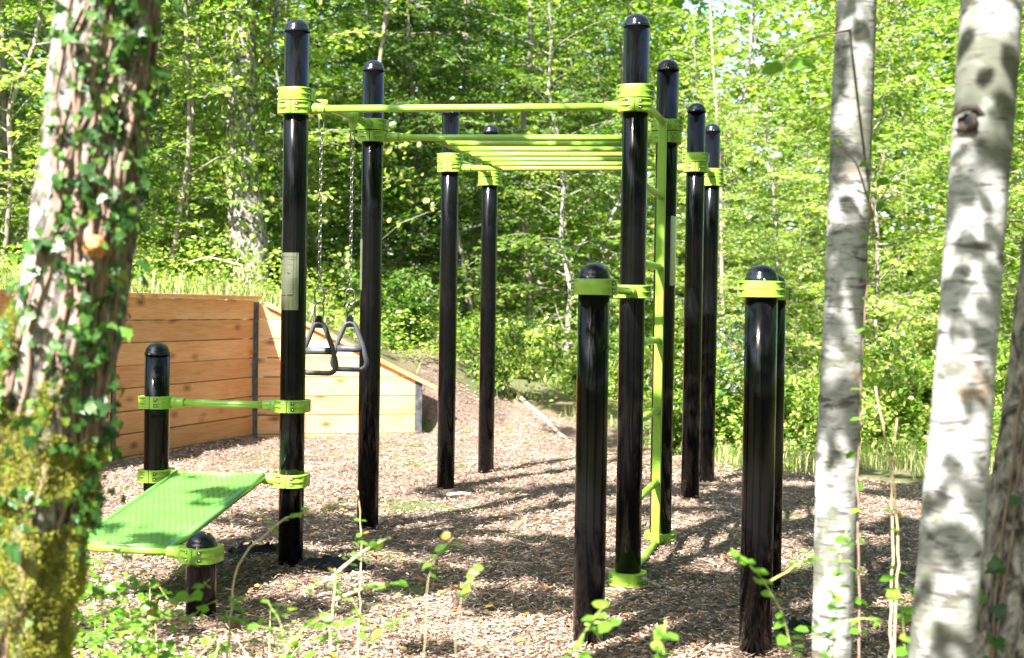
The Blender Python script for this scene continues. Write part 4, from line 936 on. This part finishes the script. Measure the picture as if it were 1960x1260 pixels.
# ------------------------------------------------------------------ saplings and sprigs in the foreground
lo = []
for k in range(3):
    V, F, kk = leaf_arrays(np.zeros((1, 3)), np.array([[1., 0, 0]]), np.array([[0, 0, 1.]]), 1.0, 'oval', [1.0, .85, 1.15][k])
    lo.append(mesh_np('leaf', V, F, np.full(4, [.25, .55, .98][k]), True)); lo[-1].materials.append(M['sprig'])
rgs = np.random.default_rng(55)
def sapling(label, stems, stem_r=.003, leaf=.035, every=.05, leafy=(.3, 1), mm='greenstem', name='sapling', prob_yellow=.06, leaf_name='leaf'):
    """stems: list of 3D polylines; the first point of the first stem is the root"""
    base = np.array(stems[0][0]); th = thing(name, label, 'plant', tuple(base))
    for S in stems:
        S = np.array(S, float); L = np.concatenate([[0], np.cumsum(np.linalg.norm(np.diff(S, axis=0), axis=1))]); n = max(6, int(L[-1] / .03)); tt = np.linspace(0, L[-1], n)
        Q = np.stack([np.interp(tt, L, S[:, c]) for c in range(3)], -1)
        for _ in range(3): Q[1:-1] = (Q[:-2] + Q[1:-1] * 2 + Q[2:]) / 4
        Q[1:-1] += rgs.normal(0, .0016, Q[1:-1].shape)
        a = Acc(); a.tube(Q - base, np.linspace(stem_r, stem_r * .4, n), 7); link('stem', a.mesh('stem'), M[mm], th)
        pos = np.arange(leafy[0] * L[-1], leafy[1] * L[-1], every * .62)
        for q in pos:
            c = np.array([np.interp(q, tt, Q[:, k]) for k in range(3)]) - base
            for sg in (-1, 1):
                if rgs.random() < .2: continue
                kk = 2 if rgs.random() < prob_yellow else rgs.integers(0, 2); s = leaf * rgs.uniform(.6, 1.2)
                ob = link(leaf_name, lo[kk], None, th, tuple(c + rgs.normal(0, .004, 3))); ob.scale = (s,) * 3
                ob.rotation_euler = (rgs.normal(-.35, .4), rgs.normal(.0, .35), (0 if sg > 0 else math.pi) + rgs.normal(0, .7))
    return th
def G(px, py, y): return ip(px, py, y)
def root(px, y): x = (px - 980) / 2500 * y; return (x, y, gz(x, y) - .02)
sapling('arching pale-stemmed sapling with small leaves in front of the short black post', [[root(430, 3.6), G(432, 1250, 3.6), G(452, 1070, 3.6), G(545, 990, 3.65), G(650, 965, 3.7)]], .0045, .030, .045, (.80, 1), 'stem')
sapling('thin upright stem with a few leaves in front of the second left post', [[root(690, 4.1), G(692, 1060, 4.1), G(688, 985, 4.1), G(684, 940, 4.1)]], .004, .030, .07, (.72, 1), 'stem')
sapling('sapling with bright leafy side shoots low in front of the wood chips, left of centre', [[root(622, 3.3), G(630, 1250, 3.3), G(642, 1110, 3.3), G(640, 1090, 3.3)], [G(633, 1110, 3.3), G(680, 1060, 3.35), G(745, 1030, 3.4)], [G(640, 1150, 3.3), G(720, 1115, 3.35), G(770, 1120, 3.4)], [G(642, 1108, 3.3), G(600, 1120, 3.3), G(575, 1140, 3.3)]], .0045, .030, .035, (.35, 1), 'stem')
sapling('small sprig with round leaves above the chips near the middle', [[root(800, 3.2), G(812, 1230, 3.2), G(820, 1075, 3.2), G(868, 1030, 3.2)]], .0022, .026, .03, (.86, 1), 'stem')
sapling('low sprig of pale leaves on the chips near the bottom middle', [[root(900, 3.2), G(870, 1220, 3.2), G(890, 1110, 3.2), G(925, 1090, 3.2)]], .0018, .024, .03, (.88, 1), 'stem')
sapling('young plant with rounded pale leaves in front of the near low post, bottom middle', [[root(1130, 2.9), G(1098, 1258, 2.9), G(1125, 1195, 2.9), G(1160, 1160, 2.9)], [G(1120, 1198, 2.9), G(1150, 1190, 2.9), G(1178, 1200, 2.9)]], .0032, .034, .035, (.75, 1))
sapling('small seedling with four rounded leaves at the bottom edge right of the near post', [[root(1272, 2.8), G(1272, 1262, 2.8), G(1268, 1210, 2.8), G(1275, 1185, 2.8)]], .003, .040, .032, (.84, 1.0))
sapling('leafy shoot crossing the foot of the right low posts', [[root(1560, 3.1), G(1520, 1240, 3.1), G(1490, 1150, 3.1), G(1440, 1080, 3.1), G(1400, 1050, 3.1)], [G(1470, 1118, 3.1), G(1520, 1090, 3.1), G(1560, 1060, 3.1)]], .0026, .034, .040, (.52, 1))
sapling('pair of bare straw-coloured stems standing between the two birches', [[root(1722, 3.4), G(1722, 1010, 3.4), G(1708, 900, 3.4), G(1676, 740, 3.4)], [root(1712, 3.4), G(1712, 1050, 3.4), G(1706, 900, 3.4), G(1718, 800, 3.4)]], .0050, .03, .25, (.6, .9), 'stem', 'dry_stem_plant')
sapling('thin reddish stem with scattered leaves running up beside the slimmer birch', [[root(1648, 3.5), G(1648, 1200, 3.5), G(1642, 950, 3.5), G(1652, 650, 3.5), G(1668, 420, 3.5), G(1690, 290, 3.5)], [G(1668, 420, 3.5), G(1640, 300, 3.5), G(1600, 275, 3.5)]], .0040, .036, .13, (.3, 1), 'vine')
sapling('leafy shoot at the foot of the slimmer birch', [[root(1590, 3.2), G(1595, 1258, 3.2), G(1610, 1050, 3.2), G(1625, 1000, 3.2)], [G(1600, 1200, 3.2), G(1660, 1180, 3.2), G(1690, 1190, 3.2)], [G(1600, 1230, 3.2), G(1560, 1215, 3.2)]], .0026, .034, .035, (.6, 1))
sapling('green leafy shoot low between the two birches', [[root(1740, 3.0), G(1735, 1250, 3.0), G(1728, 1130, 3.0), G(1716, 1100, 3.0)], [G(1735, 1150, 3.0), G(1790, 1120, 3.0), G(1830, 1125, 3.0)]], .0024, .034, .045, (.4, 1))
sapling('leafy shoot in front of the sloping bench', [[root(300, 3.3), G(300, 1230, 3.3), G(290, 1120, 3.3), G(240, 1070, 3.3), G(200, 1040, 3.3)], [G(292, 1130, 3.3), G(350, 1085, 3.3), G(385, 1070, 3.3)], [G(296, 1180, 3.3), G(360, 1150, 3.3), G(400, 1110, 3.3)]], .0022, .034, .04, (.45, 1), prob_yellow=.15)
for i_, (px_, py_, y_, w_) in enumerate(((190, 1120, 3.3, 'at the foot of the mossy trunk'), (250, 1170, 3.5, 'under the near edge of the sloping bench'), (330, 1160, 3.5, 'left of the short black post'), (470, 1175, 3.5, 'right of the short black post'), (540, 1190, 3.2, 'at the bottom edge below the front left post'), (700, 1185, 3.2, 'at the bottom edge below the second left post'))):
    p_ = root(px_ + 15, y_); sapling('small tangled leafy shoot ' + w_, [[p_, G(px_ + 5, py_ + 60, y_), G(px_, py_, y_), G(px_ - 30, py_ - 40, y_ + .05)], [G(px_ + 5, py_ + 50, y_), G(px_ + 50, py_ + 5, y_), G(px_ + 85, py_ - 10, y_ - .05)], [G(px_ + 2, py_ + 20, y_), G(px_ - 50, py_ + 10, y_ + .04)]], .002, .030, .042, (.30, 1), prob_yellow=.12)
# twig hanging from the slimmer birch, high on the left
tw = Acc(); b0_ = BQ1[0]; tp = [ip(1625, 60, 3.66), ip(1570, 70, 3.3), ip(1510, 95, 2.8), ip(1500, 125, 2.6)]
tw.tube(np.array(tp) - b0_, [.004, .003, .002, .0015], 6); link('twig', tw.mesh('twig'), M['vine'], b1)
for (px, py, yw, s) in ((1500, 125, 2.6, .050), (1508, 122, -1.3, .052), (1522, 118, .1, .048), (1490, 128, 3.3, .045)):
    ob = link('leaf', lo[1], None, b1, tuple(np.array(ip(px, py, 2.6)) - b0_)); ob.scale = (s,) * 3; ob.rotation_euler = (.9, .3, yw)

# undergrowth mass at the bottom left and along the bottom
def under(n):
    x = RNG.uniform(-1.7, -.62, n); y = RNG.uniform(2.9, 4.6, n); f = fbm(np.stack([x, y, x*0], -1), 3); hmax = .22 + .30 * np.clip((-x - .75) / .8, 0, 1) ** 1.5
    z = RNG.random(n) ** .6 * (hmax + (f - .5) * .4); k = (f > .35); return np.stack([x, y, z], -1)[k]
P = under(3400); n = len(P)
o = link('undergrowth', leaf_mesh('undergrowth', P, rndir(n, .25), unit(np.array([0, 0, 1.]) + RNG.normal(0, .6, (n, 3))), RNG.uniform(.016, .036, n), 'oval'), M['sprig'], kind='stuff'); o['label'] = 'tangle of ivy and seedlings at the bottom left corner'
a = Acc()
for i in range(50):
    x = RNG.uniform(-1.6, -.5); y = RNG.uniform(3, 4.6); h = RNG.uniform(.15, .42); e_ = np.array([x + RNG.normal(0, .15), y + RNG.normal(0, .15), h]); a.tube([(x, y, 0), (x * .5 + e_[0] * .5, y, h * .6), e_], [.003, .0025, .0012], 4)
link('undergrowth_stems', a.mesh('undergrowth_stems'), M['stem'], kind='stuff')['label'] = 'thin dry stems in the undergrowth at the bottom left'

# ------------------------------------------------------------------ loose things on the ground
def stick(px0, py0, y0, px1, py1, y1, r, label, name='fallen_branch', mm='stick', wob=.03):
    p, q = np.array(ip(px0, py0, y0)), np.array(ip(px1, py1, y1)); n = 12; t = np.linspace(0, 1, n)[:, None]; Q = p + (q - p) * t; Q[1:-1] += np.cumsum(RNG.normal(0, wob * .3, (n - 2, 3)), 0) * .5
    Q[:, 2] = np.maximum(Q[:, 2], ground(Q[:, 0], Q[:, 1]) + r * .6)
    a = Acc(); a.tube(Q - Q[0], np.linspace(r, r * .6, n), 9); o = link(name, a.mesh(name), M[mm], loc=tuple(Q[0])); tag(o, label, 'branch'); return o
stick(978, 758, 15.0, 1102, 852, 13.0, .028, 'long pale fallen branch lying down the bank behind the middle posts')
stick(1000, 808, 13.9, 1100, 850, 12.9, .014, 'thin dark fallen branch under the long pale one on the bank', mm='vine')
stick(1230, 1108, 6.3, 1325, 1140, 6.0, .009, 'grey stick on the chips beside the ladder foot', mm='bark')
stick(855, 948, 9.1, 900, 950, 9.0, .014, 'short bleached piece of wood at the foot of the third left post')
# bent straw arch on the bank
p = [ip(352, 505, 13.5), ip(400, 492, 13.5), ip(464, 508, 13.5), ip(466, 530, 13.5), ip(467, 560, 13.5)]; a = Acc(); a.tube(np.array(p) - p[0], .009, 7); tag(link('bent_twig', a.mesh('bent_twig'), M['stem'], loc=p[0]), 'bent straw-coloured twig arching over the wall cap near the corner', 'twig')

def cloth(px, y, w, d, h, label, seed, rz=0):
    nx, ny = 26, 18; u, v = np.meshgrid(np.linspace(-1, 1, nx), np.linspace(-1, 1, ny), indexing='ij'); P = np.stack([u * 1.4 + seed, v * 1.4, 0 * u], -1)
    rr = np.clip(1 - (u ** 2 * .8 + v ** 2), 0, 1); z = np.abs(fbm(P, 1.6, 3) - .5) * 3.2 * h * rr ** .5 + .012; X = u * w + (fbm(P + 7, 1.2) - .5) * w * .7; Y = v * d * (1 + .5 * np.sin(u * 3 + seed)) + (fbm(P + 3, 1.2) - .5) * d * .9
    V = np.stack([X, Y, z], -1).reshape(-1, 3); i_, j_ = np.meshgrid(np.arange(nx - 1), np.arange(ny - 1), indexing='ij'); q = i_ * ny + j_; F = np.stack([q, q + ny, q + ny + 1, q + 1], -1).reshape(-1, 4)
    x = (px - 980) / 2500 * y; n1 = len(V); V2 = V.copy(); V2[:, 2] -= .006; V = np.concatenate([V, V2]); F = np.concatenate([F, F[:, ::-1] + n1])
    o = link('fabric_scrap', mesh_np('fabric_scrap', V, F, smooth=True), M['fabric'], loc=(x, y, gz(x, y) + .005)); o.rotation_euler = (0, 0, rz); tag(o, label, 'ground fabric')
cloth(640, 6.62, .17, .10, .05, 'crumpled black fabric on the chips just right of the front left post', 1.3)
cloth(500, 6.95, .15, .10, .07, 'small black fabric scrap left of the front left post', 4.1, .4)
cloth(1515, 5.55, .13, .12, .08, 'crumpled black fabric beside the foot of the right low post', 8.2, .3)

# tell apart the last look-alikes by their order from left to right
_same = {}
for o in sc.objects:
    if o.parent is None and 'label' in o and 'category' in o: _same.setdefault(o['label'], []).append(o)
for lb, os_ in _same.items():
    if len(os_) > 1 and len(lb.split()) <= 13:
        os_.sort(key=lambda o: o.location.x / max(o.location.y, .1)); nm = {2: ['left one', 'right one'], 3: ['left one', 'middle one', 'right one'], 4: ['leftmost one', 'second from left', 'third from left', 'rightmost one']}.get(len(os_))
        if nm:
            for o, w in zip(os_, nm): o['label'] = f'{lb}, {w}'
